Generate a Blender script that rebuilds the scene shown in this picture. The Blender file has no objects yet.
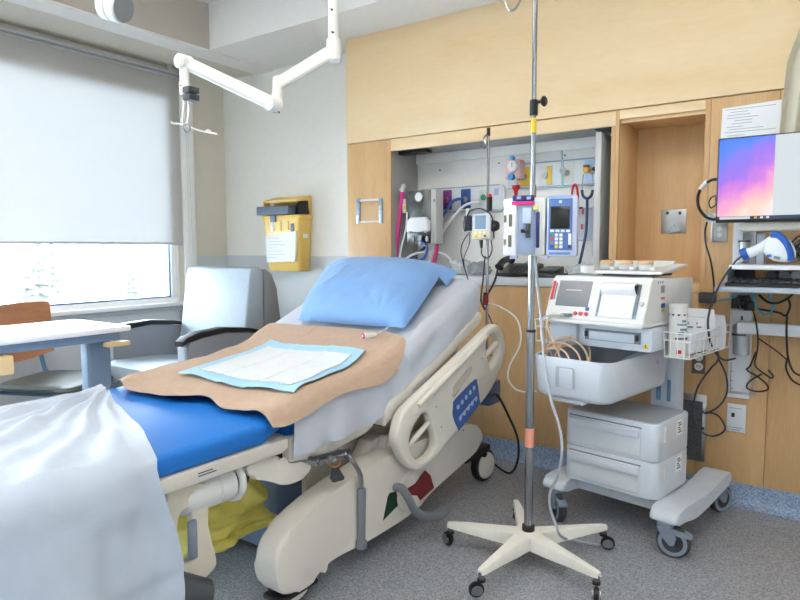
import bpy, bmesh, math, random
from math import sin, cos, pi, radians, sqrt, atan2, exp
from mathutils import Vector, Matrix, noise
random.seed(7)
S = bpy.context.scene
COL = S.collection
V = Vector

# ------------------------------------------------------------------ camera model (room coordinates in metres)
CAMH, FPX = 1.2, 630.0
YAW, PIT, ROL = radians(35.1), radians(4.6), radians(0.2)
F_ = V((-sin(YAW)*cos(PIT), cos(YAW)*cos(PIT), -sin(PIT)))
R_ = V((cos(YAW), sin(YAW), 0)); U_ = R_.cross(F_)
R2 = R_*cos(ROL) - U_*sin(ROL); U2 = R_*sin(ROL) + U_*cos(ROL)
EYE = V((0, 0, CAMH))
def ray(px, py): return F_ + R2*((px-400)/FPX) - U2*((py-300)/FPX)
def onplane(px, py, ax, v):
    d = ray(px, py); return EYE + d*((v-EYE[ax])/d[ax])
def hw(px, py, Y): return onplane(px, py, 1, Y)     # a point on a plane parallel to the headwall
def ww(px, py, X): return onplane(px, py, 0, X)     # ... parallel to the window wall
def fl(px, py, z): return onplane(px, py, 2, z)     # ... level
def dep(px, py, k): return EYE + ray(px, py)*k

# ------------------------------------------------------------------ materials
def lin(c):
    def f(u):
        u /= 255.0
        return u/12.92 if u <= .04045 else ((u+.055)/1.055)**2.4
    return (f(c[0]), f(c[1]), f(c[2]), 1)
MATS = {}
def mat(name, col, rough=.5, metal=0, spec=.5, var=0, vscale=20, bump=0, bscale=200, trans=0, emit=None, estr=0, coat=0, sheen=0, alpha=1, detail=3):
    if name in MATS: return MATS[name]
    m = bpy.data.materials.new(name); m.use_nodes = True
    nt = m.node_tree; b = nt.nodes['Principled BSDF']
    c = lin(col)
    b.inputs['Base Color'].default_value = c
    b.inputs['Roughness'].default_value = rough
    b.inputs['Metallic'].default_value = metal
    b.inputs['Specular IOR Level'].default_value = spec
    if trans: b.inputs['Transmission Weight'].default_value = trans
    if coat: b.inputs['Coat Weight'].default_value = coat
    if sheen: b.inputs['Sheen Weight'].default_value = sheen
    if alpha < 1: b.inputs['Alpha'].default_value = alpha
    if emit:
        b.inputs['Emission Color'].default_value = lin(emit); b.inputs['Emission Strength'].default_value = estr
    tc = nt.nodes.new('ShaderNodeTexCoord')
    n = nt.nodes.new('ShaderNodeTexNoise'); n.inputs['Scale'].default_value = vscale; n.inputs['Detail'].default_value = detail
    nt.links.new(tc.outputs['Object'], n.inputs['Vector'])
    r = nt.nodes.new('ShaderNodeValToRGB'); v = max(var, .015)
    r.color_ramp.elements[0].color = tuple(x*(1-v) for x in c[:3]) + (1,)
    r.color_ramp.elements[1].color = tuple(min(1, x*(1+v)) for x in c[:3]) + (1,)
    r.color_ramp.elements[0].position = .3; r.color_ramp.elements[1].position = .7
    nt.links.new(n.outputs['Fac'], r.inputs['Fac']); nt.links.new(r.outputs['Color'], b.inputs['Base Color'])
    if bump:
        n2 = nt.nodes.new('ShaderNodeTexNoise'); n2.inputs['Scale'].default_value = bscale; n2.inputs['Detail'].default_value = 4
        nt.links.new(tc.outputs['Object'], n2.inputs['Vector'])
        bp = nt.nodes.new('ShaderNodeBump'); bp.inputs['Strength'].default_value = bump; bp.inputs['Distance'].default_value = .01
        nt.links.new(n2.outputs['Fac'], bp.inputs['Height']); nt.links.new(bp.outputs['Normal'], b.inputs['Normal'])
    MATS[name] = m
    return m
def wood(name, c0, c1, sc=(1.2, 1.2, 14), rough=.38, grain=.35):
    m = bpy.data.materials.new(name); m.use_nodes = True
    nt = m.node_tree; b = nt.nodes['Principled BSDF']
    tc = nt.nodes.new('ShaderNodeTexCoord'); mp = nt.nodes.new('ShaderNodeMapping')
    mp.inputs['Scale'].default_value = sc
    nt.links.new(tc.outputs['Object'], mp.inputs['Vector'])
    n1 = nt.nodes.new('ShaderNodeTexNoise'); n1.inputs['Scale'].default_value = 1.6; n1.inputs['Detail'].default_value = 6; n1.inputs['Distortion'].default_value = .8
    n2 = nt.nodes.new('ShaderNodeTexNoise'); n2.inputs['Scale'].default_value = 26; n2.inputs['Detail'].default_value = 3
    nt.links.new(mp.outputs['Vector'], n1.inputs['Vector']); nt.links.new(mp.outputs['Vector'], n2.inputs['Vector'])
    mx = nt.nodes.new('ShaderNodeMix'); mx.data_type = 'FLOAT'; mx.inputs[0].default_value = grain
    nt.links.new(n1.outputs['Fac'], mx.inputs[2]); nt.links.new(n2.outputs['Fac'], mx.inputs[3])
    r = nt.nodes.new('ShaderNodeValToRGB')
    r.color_ramp.elements[0].position = .33; r.color_ramp.elements[1].position = .68
    r.color_ramp.elements[0].color = lin(c1); r.color_ramp.elements[1].color = lin(c0)
    nt.links.new(mx.outputs[0], r.inputs['Fac']); nt.links.new(r.outputs['Color'], b.inputs['Base Color'])
    b.inputs['Roughness'].default_value = rough
    MATS[name] = m
    return m

M_white = mat('white_plastic', (224, 225, 224), .35)
M_cream = mat('cream_plastic', (228, 224, 214), .38, var=.02)
M_beige = mat('bed_beige', (216, 208, 192), .4, var=.02)
M_dgrey = mat('dark_grey_plastic', (62, 66, 72), .5)
M_mgrey = mat('mid_grey_plastic', (120, 126, 134), .5)
M_lgrey = mat('light_grey_plastic', (200, 204, 208), .4)
M_black = mat('black_rubber', (22, 22, 24), .5)
M_blackp = mat('black_plastic', (28, 29, 32), .35)
M_chrome = mat('chrome', (158, 161, 166), .2, 1)
M_steel = mat('brushed_steel', (176, 178, 180), .32, 1, var=.05)
M_bluegrey = mat('blue_grey_plastic', (128, 142, 158), .45)
M_blue = mat('blue_plastic', (30, 92, 180), .4)
M_navy = mat('navy_plastic', (30, 42, 104), .4)
M_red = mat('red_plastic', (205, 34, 40), .4)
M_pink = mat('pink_plastic', (232, 40, 140), .4)
M_yellow = mat('yellow_plastic', (232, 184, 70), .4)
M_ink = mat('print_ink', (70, 78, 96), .7)
M_paper = mat('paper', (240, 241, 244), .8)

# ------------------------------------------------------------------ mesh builder
class MB:
    def __init__(s): s.bm = bmesh.new()
    def _new(s, vs): return vs
    def box(s, c, d, bev=0, rot=None, seg=2):
        r = bmesh.ops.create_cube(s.bm, size=1)
        vs = r['verts']
        for v in vs: v.co = V((v.co.x*d[0], v.co.y*d[1], v.co.z*d[2]))
        if bev:
            es = list({e for v in vs for e in v.link_edges})
            r2 = bmesh.ops.bevel(s.bm, geom=es, offset=min(bev, .49*min(d)), segments=seg, affect='EDGES', profile=.5)
            vs = list({v for f in r2['faces'] for v in f.verts} | {v for v in vs if v.is_valid})
        m = Matrix.Translation(V(c)) @ (rot.to_4x4() if rot else Matrix())
        bmesh.ops.transform(s.bm, matrix=m, verts=vs)
        return s
    def b2(s, lo, hi, bev=0):
        lo = V(lo); hi = V(hi)
        return s.box((lo+hi)/2, [abs(a) for a in (hi-lo)], bev)
    def cyl(s, p0, p1, r0, r1=None, n=20, bev=0):
        p0 = V(p0); p1 = V(p1); d = p1-p0
        r1 = r0 if r1 is None else r1
        r = bmesh.ops.create_cone(s.bm, cap_ends=True, segments=n, radius1=max(r0, 1e-5), radius2=max(r1, 1e-5), depth=d.length)
        vs = r['verts']
        if bev:
            es = [e for e in {e for v in vs for e in v.link_edges} if any(len(f.verts) > 4 for f in e.link_faces)]
            r2 = bmesh.ops.bevel(s.bm, geom=es, offset=bev, segments=2, affect='EDGES')
            vs = list({v for f in r2['faces'] for v in f.verts} | {v for v in vs if v.is_valid})
        q = V((0, 0, 1)).rotation_difference(d.normalized())
        bmesh.ops.transform(s.bm, matrix=Matrix.Translation((p0+p1)/2) @ q.to_matrix().to_4x4(), verts=vs)
        return s
    def sph(s, c, r, sc=(1, 1, 1), n=16):
        q = bmesh.ops.create_uvsphere(s.bm, u_segments=n, v_segments=max(6, n//2), radius=r)
        bmesh.ops.transform(s.bm, matrix=Matrix.Translation(V(c)) @ Matrix.Diagonal((*sc, 1)), verts=q['verts'])
        return s
    def tube(s, pts, r, n=8, sub=6, closed=False, flat=None):
        P = [V(p) for p in pts]
        if sub > 1 and len(P) > 2:
            Q = []
            m = len(P)
            for i in range(m if closed else m-1):
                a, b, c, d = P[(i-1) % m if closed else max(i-1, 0)], P[i], P[(i+1) % m], P[(i+2) % m if closed else min(i+2, m-1)]
                for k in range(sub):
                    t = k/sub
                    Q.append(.5*((2*b)+(c-a)*t+(2*a-5*b+4*c-d)*t*t+(3*b-a-3*c+d)*t**3))
            if not closed: Q.append(P[-1])
            P = Q
        rr = r if callable(r) else (lambda t: r)
        m = len(P); rings = []
        nrm = None
        for i, p in enumerate(P):
            t = (P[(i+1) % m]-P[i-1]) if closed else (P[min(i+1, m-1)]-P[max(i-1, 0)])
            if t.length < 1e-9: t = V((0, 0, 1))
            t.normalize()
            if nrm is None: nrm = t.orthogonal().normalized()
            nrm = (nrm - t*nrm.dot(t))
            if nrm.length < 1e-6: nrm = t.orthogonal()
            nrm.normalize(); bi = t.cross(nrm)
            R = rr(i/max(m-1, 1))
            rings.append([s.bm.verts.new(p+(nrm*cos(2*pi*k/n)+bi*sin(2*pi*k/n))*R) for k in range(n)])
        for i in range(m if closed else m-1):
            A, B = rings[i], rings[(i+1) % m]
            for k in range(n): s.bm.faces.new((A[k], A[(k+1) % n], B[(k+1) % n], B[k]))
        if not closed:
            s.bm.faces.new(rings[0][::-1]); s.bm.faces.new(rings[-1])
        return s
    def lathe(s, prof, o, axis=(0, 0, 1), n=24):
        o = V(o); q = V((0, 0, 1)).rotation_difference(V(axis).normalized())
        rings = []
        for r, z in prof:
            if r < 1e-6: rings.append([s.bm.verts.new(o+q @ V((0, 0, z)))])
            else: rings.append([s.bm.verts.new(o+q @ V((r*cos(2*pi*k/n), r*sin(2*pi*k/n), z))) for k in range(n)])
        for A, B in zip(rings, rings[1:]):
            for k in range(n):
                a, b = A[k % len(A)], A[(k+1) % len(A)]; c, d = B[(k+1) % len(B)], B[k % len(B)]
                f = []
                for v in (a, b, c, d):
                    if v not in f: f.append(v)
                if len(f) > 2: s.bm.faces.new(f)
        return s
    def prism(s, poly, ax, a, b, bev=0, seg=2):
        """poly: 2-D outline on the two other axes, extruded along ax from a to b"""
        def P(u, v, w): return V((w, u, v)) if ax == 0 else V((u, w, v)) if ax == 1 else V((u, v, w))
        A = [s.bm.verts.new(P(u, v, a)) for u, v in poly]; B = [s.bm.verts.new(P(u, v, b)) for u, v in poly]
        n = len(poly)
        fs = [s.bm.faces.new(A[::-1]), s.bm.faces.new(B)]
        for i in range(n): s.bm.faces.new((A[i], A[(i+1) % n], B[(i+1) % n], B[i]))
        if bev:
            es = [e for f in fs for e in f.edges]
            bmesh.ops.bevel(s.bm, geom=es, offset=bev, segments=seg, affect='EDGES', profile=.5)
        return s
    def grid(s, fn, nu, nv, th=0):
        P = [[V(fn(i/nu, j/nv)) for j in range(nv+1)] for i in range(nu+1)]
        G = [[s.bm.verts.new(p) for p in r] for r in P]
        for i in range(nu):
            for j in range(nv): s.bm.faces.new((G[i][j], G[i+1][j], G[i+1][j+1], G[i][j+1]))
        if th:
            H = []
            for i in range(nu+1):
                row = []
                for j in range(nv+1):
                    n = (P[min(i+1, nu)][j]-P[max(i-1, 0)][j]).cross(P[i][min(j+1, nv)]-P[i][max(j-1, 0)])
                    n = n.normalized() if n.length > 1e-9 else V((0, 0, 1))
                    row.append(s.bm.verts.new(P[i][j]+n*th))
                H.append(row)
            for i in range(nu):
                for j in range(nv): s.bm.faces.new((H[i][j], H[i][j+1], H[i+1][j+1], H[i+1][j]))
            loop = [(i, 0) for i in range(nu)]+[(nu, j) for j in range(nv)]+[(i, nv) for i in range(nu, 0, -1)]+[(0, j) for j in range(nv, 0, -1)]
            for (a, b), (c, d) in zip(loop, loop[1:]+loop[:1]): s.bm.faces.new((G[a][b], H[a][b], H[c][d], G[c][d]))
        return s
    def loft(s, rings, cap=True):
        R = [[s.bm.verts.new(V(p)) for p in r] for r in rings]
        n = len(R[0])
        for A, B in zip(R, R[1:]):
            for k in range(n): s.bm.faces.new((A[k], A[(k+1) % n], B[(k+1) % n], B[k]))
        if cap: s.bm.faces.new(R[0][::-1]); s.bm.faces.new(R[-1])
        return s
    def xf(s, m):
        bmesh.ops.transform(s.bm, matrix=m, verts=s.bm.verts[:]); return s

def plate(outer, holes, th, bev=0, res=1):
    """flat plate with holes: outline in XY, centred on z=0"""
    cu = bpy.data.curves.new('plate', 'CURVE'); cu.dimensions = '2D'; cu.fill_mode = 'BOTH'
    for pts in [outer]+list(holes):
        sp = cu.splines.new('POLY'); sp.points.add(len(pts)-1); sp.use_cyclic_u = True
        for p, q in zip(sp.points, pts): p.co = (q[0], q[1], 0, 1)
    cu.extrude = max(th/2-bev, 0); cu.bevel_depth = bev; cu.bevel_resolution = 2; cu.offset = -bev
    o = bpy.data.objects.new('plate', cu); COL.objects.link(o)
    dg = bpy.context.evaluated_depsgraph_get(); me = bpy.data.meshes.new_from_object(o.evaluated_get(dg))
    mb = MB(); mb.bm.from_mesh(me)
    bpy.data.objects.remove(o); bpy.data.curves.remove(cu); bpy.data.meshes.remove(me)
    bmesh.ops.remove_doubles(mb.bm, verts=mb.bm.verts[:], dist=1e-5)
    return mb
def rrect(w, h, r, n=5, cx=0, cy=0):
    out = []
    for (sx, sy, a0) in ((1, 1, 0), (-1, 1, 90), (-1, -1, 180), (1, -1, 270)):
        for k in range(n+1):
            a = radians(a0+90*k/n)
            out.append((cx+sx*(w/2-r)+r*cos(a), cy+sy*(h/2-r)+r*sin(a)))
    return out
def smooth2(pts, sub=5):
    out = []; m = len(pts)
    P = [V((p[0], p[1], 0)) for p in pts]
    for i in range(m):
        a, b, c, d = P[i-1], P[i], P[(i+1) % m], P[(i+2) % m]
        for k in range(sub):
            t = k/sub
            q = .5*((2*b)+(c-a)*t+(2*a-5*b+4*c-d)*t*t+(3*b-a-3*c+d)*t**3)
            out.append((q.x, q.y))
    return out

def chaikin(pts, n=2):
    for _ in range(n):
        q = []
        for a, b in zip(pts, pts[1:]+pts[:1]):
            q += [(a[0]*.75+b[0]*.25, a[1]*.75+b[1]*.25), (a[0]*.25+b[0]*.75, a[1]*.25+b[1]*.75)]
        pts = q
    return pts
def world_of(o):
    m = Matrix()
    while o is not None:
        m = o.matrix_basis @ m; o = o.parent
    return m
def obj(name, mb, m, parent=None, local=False, ang=35, label=None, flat=False):
    bm = mb.bm if isinstance(mb, MB) else mb
    if parent is not None and not local: bm.transform(world_of(parent).inverted())
    bmesh.ops.recalc_face_normals(bm, faces=bm.faces[:])
    me = bpy.data.meshes.new(name); bm.to_mesh(me); bm.free()
    for x in (m if isinstance(m, (list, tuple)) else [m]): me.materials.append(x)
    if not flat:
        for p in me.polygons: p.use_smooth = True
        me.set_sharp_from_angle(angle=radians(ang))
    o = bpy.data.objects.new(name, me); COL.objects.link(o)
    if parent is not None: o.parent = parent
    if label: o['label'] = label
    return o
def recentre(o):
    """put a single-mesh thing's origin at its base"""
    vs = o.data.vertices
    lo = V([min(v.co[i] for v in vs) for i in range(3)]); hi = V([max(v.co[i] for v in vs) for i in range(3)])
    c = V(((lo.x+hi.x)/2, (lo.y+hi.y)/2, lo.z))
    o.data.transform(Matrix.Translation(-c)); o.location = c
    for ch in o.children: ch.data.transform(Matrix.Translation(-c))
def tag(o, label, cat, group=None, kind=None):
    o['label'] = label; o['category'] = cat
    if group: o['group'] = group
    if kind: o['kind'] = kind
    if o.type == 'MESH' and o.parent is None and not kind: recentre(o)
    return o
def thing(name, label, cat, loc=(0, 0, 0), rz=0, group=None):
    o = bpy.data.objects.new(name, None); COL.objects.link(o)
    o.empty_display_size = .05
    o.location = loc; o.rotation_euler = (0, 0, rz)
    tag(o, label, cat, group)
    return o
def struct(name, mb, m, label=None, cat=None, parent=None, **k):
    o = obj(name, mb, m, parent, **k)
    if parent is None:
        o['kind'] = 'structure'
        if label: o['label'] = label
        if cat: o['category'] = cat
    return o
def copy_tree(o, parent=None):
    c = o.copy(); COL.objects.link(c); c.parent = parent
    for ch in list(o.children): copy_tree(ch, c)
    return c
SKY, LAMP, EXPO = 12.0, 4.4, 1.15
# ================================================================== THE ROOM
XW, YB, YH, ZC = -4.18, 3.46, 3.26, 2.56
M_wallw = mat('warm_beige_paint', (222, 216, 202), .8, bump=.05, bscale=300)
M_wallb = mat('off_white_paint', (240, 239, 233), .75, bump=.05, bscale=300)
M_wains = mat('wainscot_grey', (208, 213, 216), .55)
M_ceil = mat('ceiling_white', (242, 240, 236), .85)
M_woodu = wood('maple_upper', (243, 217, 176), (234, 201, 152), (.5, 1, 2.2), .42, .25)
M_woodv = wood('maple_vertical', (222, 184, 136), (202, 160, 110), (5, 5, .5), .42, .35)
M_woodn = wood('maple_niche', (241, 210, 164), (228, 188, 138), (8, 8, .5), .45, .45)
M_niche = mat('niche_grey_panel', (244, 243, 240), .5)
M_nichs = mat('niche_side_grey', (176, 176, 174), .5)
M_counter = mat('counter_laminate', (218, 222, 228), .35)

# floor: speckled sheet vinyl
def vinyl(name, dark, mid, light):
    m = bpy.data.materials.new(name); m.use_nodes = True
    nt = m.node_tree; b = nt.nodes['Principled BSDF']
    tc = nt.nodes.new('ShaderNodeTexCoord')
    v = nt.nodes.new('ShaderNodeTexVoronoi'); v.inputs['Scale'].default_value = 210
    n = nt.nodes.new('ShaderNodeTexNoise'); n.inputs['Scale'].default_value = 110; n.inputs['Detail'].default_value = 6
    nt.links.new(tc.outputs['Object'], v.inputs['Vector']); nt.links.new(tc.outputs['Object'], n.inputs['Vector'])
    s = nt.nodes.new('ShaderNodeSeparateColor'); nt.links.new(v.outputs['Color'], s.inputs['Color'])
    mx = nt.nodes.new('ShaderNodeMix'); mx.data_type = 'FLOAT'; mx.inputs[0].default_value = .45
    nt.links.new(s.outputs[0], mx.inputs[2]); nt.links.new(n.outputs['Fac'], mx.inputs[3])
    r = nt.nodes.new('ShaderNodeValToRGB'); e = r.color_ramp.elements
    e[0].position = .2; e[0].color = lin(dark); e[1].position = .8; e[1].color = lin(light)
    k = e.new(.5); k.color = lin(mid)
    nt.links.new(mx.outputs[0], r.inputs['Fac']); nt.links.new(r.outputs['Color'], b.inputs['Base Color'])
    b.inputs['Roughness'].default_value = .42
    return m
M_floor = vinyl('speckled_vinyl', (112, 117, 128), (148, 151, 158), (177, 179, 183))
M_cove = vinyl('speckled_blue_cove', (104, 126, 158), (142, 162, 190), (174, 190, 212))
XR, YF = 1.7, -1.7
struct('floor', MB().b2((XW-.1, YF-.1, -.08), (XR+.1, 3.75, 0)), M_floor, 'grey speckled sheet vinyl floor', 'floor')

# window wall with its opening
WY0, WY1, WZ0, WZ1 = -1.45, 2.99, .80, 2.36
w = MB()
w.b2((XW-.2, YF-.1, 0), (XW, YB+.3, WZ0)); w.b2((XW-.2, YF-.1, WZ1), (XW, YB+.3, 2.95))
w.b2((XW-.2, YF-.1, WZ0), (XW, WY0, WZ1)); w.b2((XW-.2, WY1, WZ0), (XW, YB+.3, WZ1))
struct('wall_left', w, M_wallw, 'beige wall around the window', 'wall')
struct('wall_back', MB().b2((XW, YB, 0), (-2.66, YB+.2, 2.95)), M_wallb, 'off white wall between the window and the wooden headwall', 'wall')
struct('wall_right', MB().b2((XR, YF-.1, 0), (XR+.15, 3.75, 2.95)), M_wallb, 'plain wall opposite the window', 'wall')
struct('wall_front', MB().b2((XW-.2, YF-.15, 0), (XR+.1, YF, 2.95)), M_wallb, 'plain wall facing the headwall', 'wall')
# wainscot with a thin cap line
struct('trim_1', MB().b2((XW, YB-.006, .1), (-2.72, YB, 1.14)).b2((XW, YB-.012, 1.14), (-2.72, YB, 1.155)), M_wains, 'grey wainscot on the off white wall', 'wainscot')
struct('trim_2', MB().b2((XW, YF, .1), (XW+.006, WY1+.18, .735)).b2((XW, WY1+.0, .1), (XW+.006, YB-.006, .735)).b2((XW, WY1+.15, .735), (XW+.006, YB-.006, 1.14)).b2((XW, WY1+.15, 1.14), (XW+.012, YB-.012, 1.155)), M_wains, 'grey wainscot below the window sill', 'wainscot')

# ceiling with its raised coffer
XC, YC, ZT = -3.60, 2.87, 2.86
c = MB(); c.b2((XW-.1, YF-.1, ZT), (XR+.1, 3.75, ZT+.1))
struct('ceiling', c, M_ceil, 'white ceiling of the raised middle', 'ceiling')
struct('ceiling_soffit', MB().b2((XC, YC, ZC), (XR+.1, 3.75, ZT)).b2((-3.77, YF-.1, ZC-.012), (XC, 3.46, ZT)).b2((XC, YC-.001, ZC), (XC+.001, YC, ZT)), M_ceil, 'white lowered soffit over the headwall', 'ceiling')
struct('ceiling_strip', MB().b2((XW-.1, YF-.1, ZC), (-3.77, 3.6, ZT)), M_wallw, 'beige soffit strip above the window', 'ceiling')
struct('trim_3', MB().b2((XC, YF, ZC+.002), (XC+.006, YC, ZT)), mat('soffit_shade_tone', (200, 191, 180), .8), 'soffit face turned from the window, shade put into its colour', 'soffit face')  # face turned from the window: its shade is painted as a darker tone

# wooden headwall
head = bpy.data.objects.new('wall_head', None); COL.objects.link(head); head['kind'] = 'structure'
head['label'] = 'maple headwall with an equipment niche and a smaller wooden niche'; head['category'] = 'wall'
def wp(x0, z0, x1, z1, m, y0=YH, y1=YH+.02, nm='wood_panel', bev=.0015): return obj(nm, MB().b2((x0, y0, z0), (x1, y1, z1), bev), m, head)
NX0, NX1, NZ0, NZ1 = -2.36, -.985, 1.04, 1.815
KX0, KX1, KZ0, KZ1 = -.946, -.553, 1.03, 1.843
wp(-2.714, 1.893, XR, ZC, M_woodu, YH-.006)
wp(-2.714, .104, NX0, 1.887, M_woodv)
wp(NX0, NZ1, -.964, 1.887, M_woodu)
wp(NX1, .104, -.964, NZ1, M_woodv); wp(-.9635, .99, KX0, 1.887, M_woodv)
wp(KX0, KZ1, -.5535, 1.887, M_woodu)
wp(-.553, .104, -.53, 1.887, M_woodv); wp(-.529, .104, -.257, 1.887, M_woodv); wp(-.255, .104, .6, 1.887, M_woodv); wp(.602, .104, XR, 1.887, M_woodv)
wp(NX0, .104, NX1, .992, M_woodv); wp(-.9635, .104, -.5535, .988, M_woodv)
obj('backing_board', MB().b2((-2.69, 3.64, 0), (XR, 3.70, ZT)).b2((-2.69, YH+.022, .1), (NX0-.02, YH+.04, ZC)).b2((KX1+.014, YH+.022, .1), (XR, YH+.04, ZC)).b2((-2.69, YH+.0205, 1.887-.06), (XR, YH+.04, ZC)) .b2((NX0-.02, YH+.022, .1), (KX1+.02, YH+.04, .99)).b2((NX1+.013, YH+.022, .9), (KX0-.013, YH+.04, 1.9)), M_woodn, head)
# carcass sides so that the wall is a body, not a card
wp(-2.714, .0, -2.70, ZC, M_woodv, YH+.02, YB+.01, 'side_panel')
# wooden niche
ND = 3.60
wp(KX0-.012, KZ0-.02, KX0, KZ1+.02, M_woodn, YH+.02, ND, 'niche_side'); wp(KX1, KZ0-.02, KX1+.012, KZ1+.02, M_woodn, YH+.02, ND, 'niche_side')
wp(KX0, KZ1, KX1, KZ1+.015, M_woodn, YH+.02, ND, 'niche_top'); wp(KX0, KZ0-.04, KX1, KZ0, M_woodn, YH-.004, ND, 'niche_shelf')
wp(KX0-.012, KZ0-.02, KX1+.012, KZ1+.02, M_woodn, ND, ND+.015, 'niche_back')
# equipment niche
NB = 3.57
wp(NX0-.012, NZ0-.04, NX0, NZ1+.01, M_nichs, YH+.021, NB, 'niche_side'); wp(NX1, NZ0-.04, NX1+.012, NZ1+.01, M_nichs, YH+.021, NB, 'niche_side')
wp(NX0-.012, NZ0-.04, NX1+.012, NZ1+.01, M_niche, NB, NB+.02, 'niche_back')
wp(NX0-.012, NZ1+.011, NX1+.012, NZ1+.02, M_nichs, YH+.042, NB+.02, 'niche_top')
wp(NX0, 1.765, NX1, NZ1+.01, M_niche, NB-.02, NB, 'niche_top_band')
for px in (440, 499, 565): 
    q = hw(px, 168-.13*(px-440)*.9+2, NB-.021)
    wp(q.x-.004, q.z-.004, q.x+.004, q.z+.004, M_dgrey, NB-.024, NB-.0201, 'screw', 0)
wp(-1.078, 1.05, -1.046, 1.80, mat('sliding_panel_pale', (206, 206, 203), .5), 3.30, 3.54, 'sliding_panel')
wp(-1.08, 1.81, -1.0, 1.835, M_dgrey, 3.29, 3.40, 'slide_bracket')
wp(NX0+.004, 1.80, NX0+.22, 1.822, M_blackp, 3.34, 3.40, 'slide_bracket')
ct = obj('worktop', MB().b2((NX0-.0, YH-.012, .994), (NX1+.0, NB, NZ0), .004), M_counter, head)
# coved base
prof = [(0, 0)]
def cove(name, p0, p1, nrm, lab):
    """flash cove: floor sheet curving up the wall"""
    p0 = V(p0); p1 = V(p1); nrm = V(nrm)
    pr = [(0, .104), (.007, .104), (.007, .05)]+[(.007+.045*(1-cos(a)), .05-.047*sin(a)) for a in [radians(18*k) for k in range(1, 6)]]+[(.052, 0), (0, 0)]
    mb = MB(); mb.loft([[p+nrm*u+V((0, 0, h)) for u, h in pr] for p in (p0, p1)])
    struct(name, mb, M_cove, lab, 'coved base')
cove('baseboard_head', (-2.714, YH, .0005), (XR, YH, .0005), (0, -1, 0), 'blue speckled coved base under the maple headwall')
cove('baseboard_back', (XW, YB, .0005), (-2.714, YB, .0005), (0, -1, 0), 'blue speckled coved base behind the armchair')
cove('baseboard_left', (XW, YF, .0005), (XW, YB, .0005), (1, 0, 0), 'blue speckled coved base under the window')

# window
M_frame = mat('window_frame_white', (246, 247, 246), .4)
M_gasket = mat('window_gasket', (96, 124, 160), .5)
win = bpy.data.objects.new('window_1', None); COL.objects.link(win); win['kind'] = 'structure'; win['label'] = 'wide window looking onto snow and trees'; win['category'] = 'window'
XG = XW-.042
f = MB(); t = .055
f.b2((XG-.03, WY0, WZ0), (XG+.03, WY0+t, WZ1)); f.b2((XG-.03, WY1-t, WZ0), (XG+.03, WY1, WZ1))
f.b2((XG-.03, WY0+t, WZ0), (XG+.03, WY1-t, WZ0+.04)); f.b2((XG-.03, WY0+t, WZ1-.03), (XG+.03, WY1-t, WZ1))
obj('window_frame', f, M_frame, win)
g = MB(); y0, y1, z0, z1 = WY0+t, WY1-t, WZ0+.04, WZ1-.03
for a, b in (((y0, z0), (y0+.012, z1)), ((y1-.012, z0), (y1, z1)), ((y0, z0), (y1, z0+.012)), ((y0, z1-.012), (y1, z1))):
    g.b2((XG-.012, a[0], a[1]), (XG+.014, b[0], b[1]))
obj('window_gasket', g, M_gasket, win)
mg = bpy.data.materials.new('window_glass'); mg.use_nodes = True
nt = mg.node_tree; nt.nodes.clear()
o_ = nt.nodes.new('ShaderNodeOutputMaterial'); tr = nt.nodes.new('ShaderNodeBsdfTransparent'); gl = nt.nodes.new('ShaderNodeBsdfGlossy'); gl.inputs['Roughness'].default_value = .02
fr = nt.nodes.new('ShaderNodeFresnel'); fr.inputs['IOR'].default_value = 1.35; mx = nt.nodes.new('ShaderNodeMixShader')
tr.inputs['Color'].default_value = (.97, .985, .98, 1)
nt.links.new(fr.outputs[0], mx.inputs[0]); nt.links.new(tr.outputs[0], mx.inputs[1]); nt.links.new(gl.outputs[0], mx.inputs[2]); nt.links.new(mx.outputs[0], o_.inputs[0])
obj('window_pane', MB().b2((XG-.004, y0, z0), (XG+.004, y1, z1)), mg, win)
obj('window_sill', MB().b2((XW-.05, WY0-.02, WZ0-.025), (XW+.045, WY1+.04, WZ0+.006), .006), M_frame, win)
obj('window_post', MB().b2((XW, WY1+.045, .735), (XW+.03, WY1+.15, 2.47), .006), M_frame, win)
obj('sill_apron', MB().b2((XW, WY0-.02, .74), (XW+.012, WY1+.045, .775), .002), M_lgrey, win)

# roller blind
mb_ = bpy.data.materials.new('blind_fabric'); mb_.use_nodes = True
nt = mb_.node_tree; nt.nodes.clear()
o_ = nt.nodes.new('ShaderNodeOutputMaterial'); df = nt.nodes.new('ShaderNodeBsdfDiffuse'); tl = nt.nodes.new('ShaderNodeBsdfTranslucent'); mx = nt.nodes.new('ShaderNodeMixShader')
mx.inputs[0].default_value = .35
wv = nt.nodes.new('ShaderNodeTexNoise'); wv.inputs['Scale'].default_value = 14; wv.inputs['Detail'].default_value = 5
mp = nt.nodes.new('ShaderNodeMapping'); mp.inputs['Scale'].default_value = (1, 22, .5); tc = nt.nodes.new('ShaderNodeTexCoord')
nt.links.new(tc.outputs['Object'], mp.inputs[0]); nt.links.new(mp.outputs[0], wv.inputs['Vector'])
rp = nt.nodes.new('ShaderNodeValToRGB'); rp.color_ramp.elements[0].color = (.112, .113, .115, 1); rp.color_ramp.elements[1].color = (.136, .137, .139, 1)
rp.color_ramp.elements[0].position = .35; rp.color_ramp.elements[1].position = .6
nt.links.new(wv.outputs['Fac'], rp.inputs[0]); nt.links.new(rp.outputs[0], tl.inputs[0])
df.inputs[0].default_value = (.80, .78, .75, 1)
nt.links.new(df.outputs[0], mx.inputs[1]); nt.links.new(tl.outputs[0], mx.inputs[2]); nt.links.new(mx.outputs[0], o_.inputs[0])
bl = thing('roller_blind', 'pale translucent roller blind pulled two thirds down over the window', 'blind', (XW+.02, 1.6, 1.245))
obj('fabric', MB().grid(lambda u, v: (XW+.006, -.05+3.08*u, 1.255+1.238*v), 2, 2), mb_, bl, flat=True)
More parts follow.
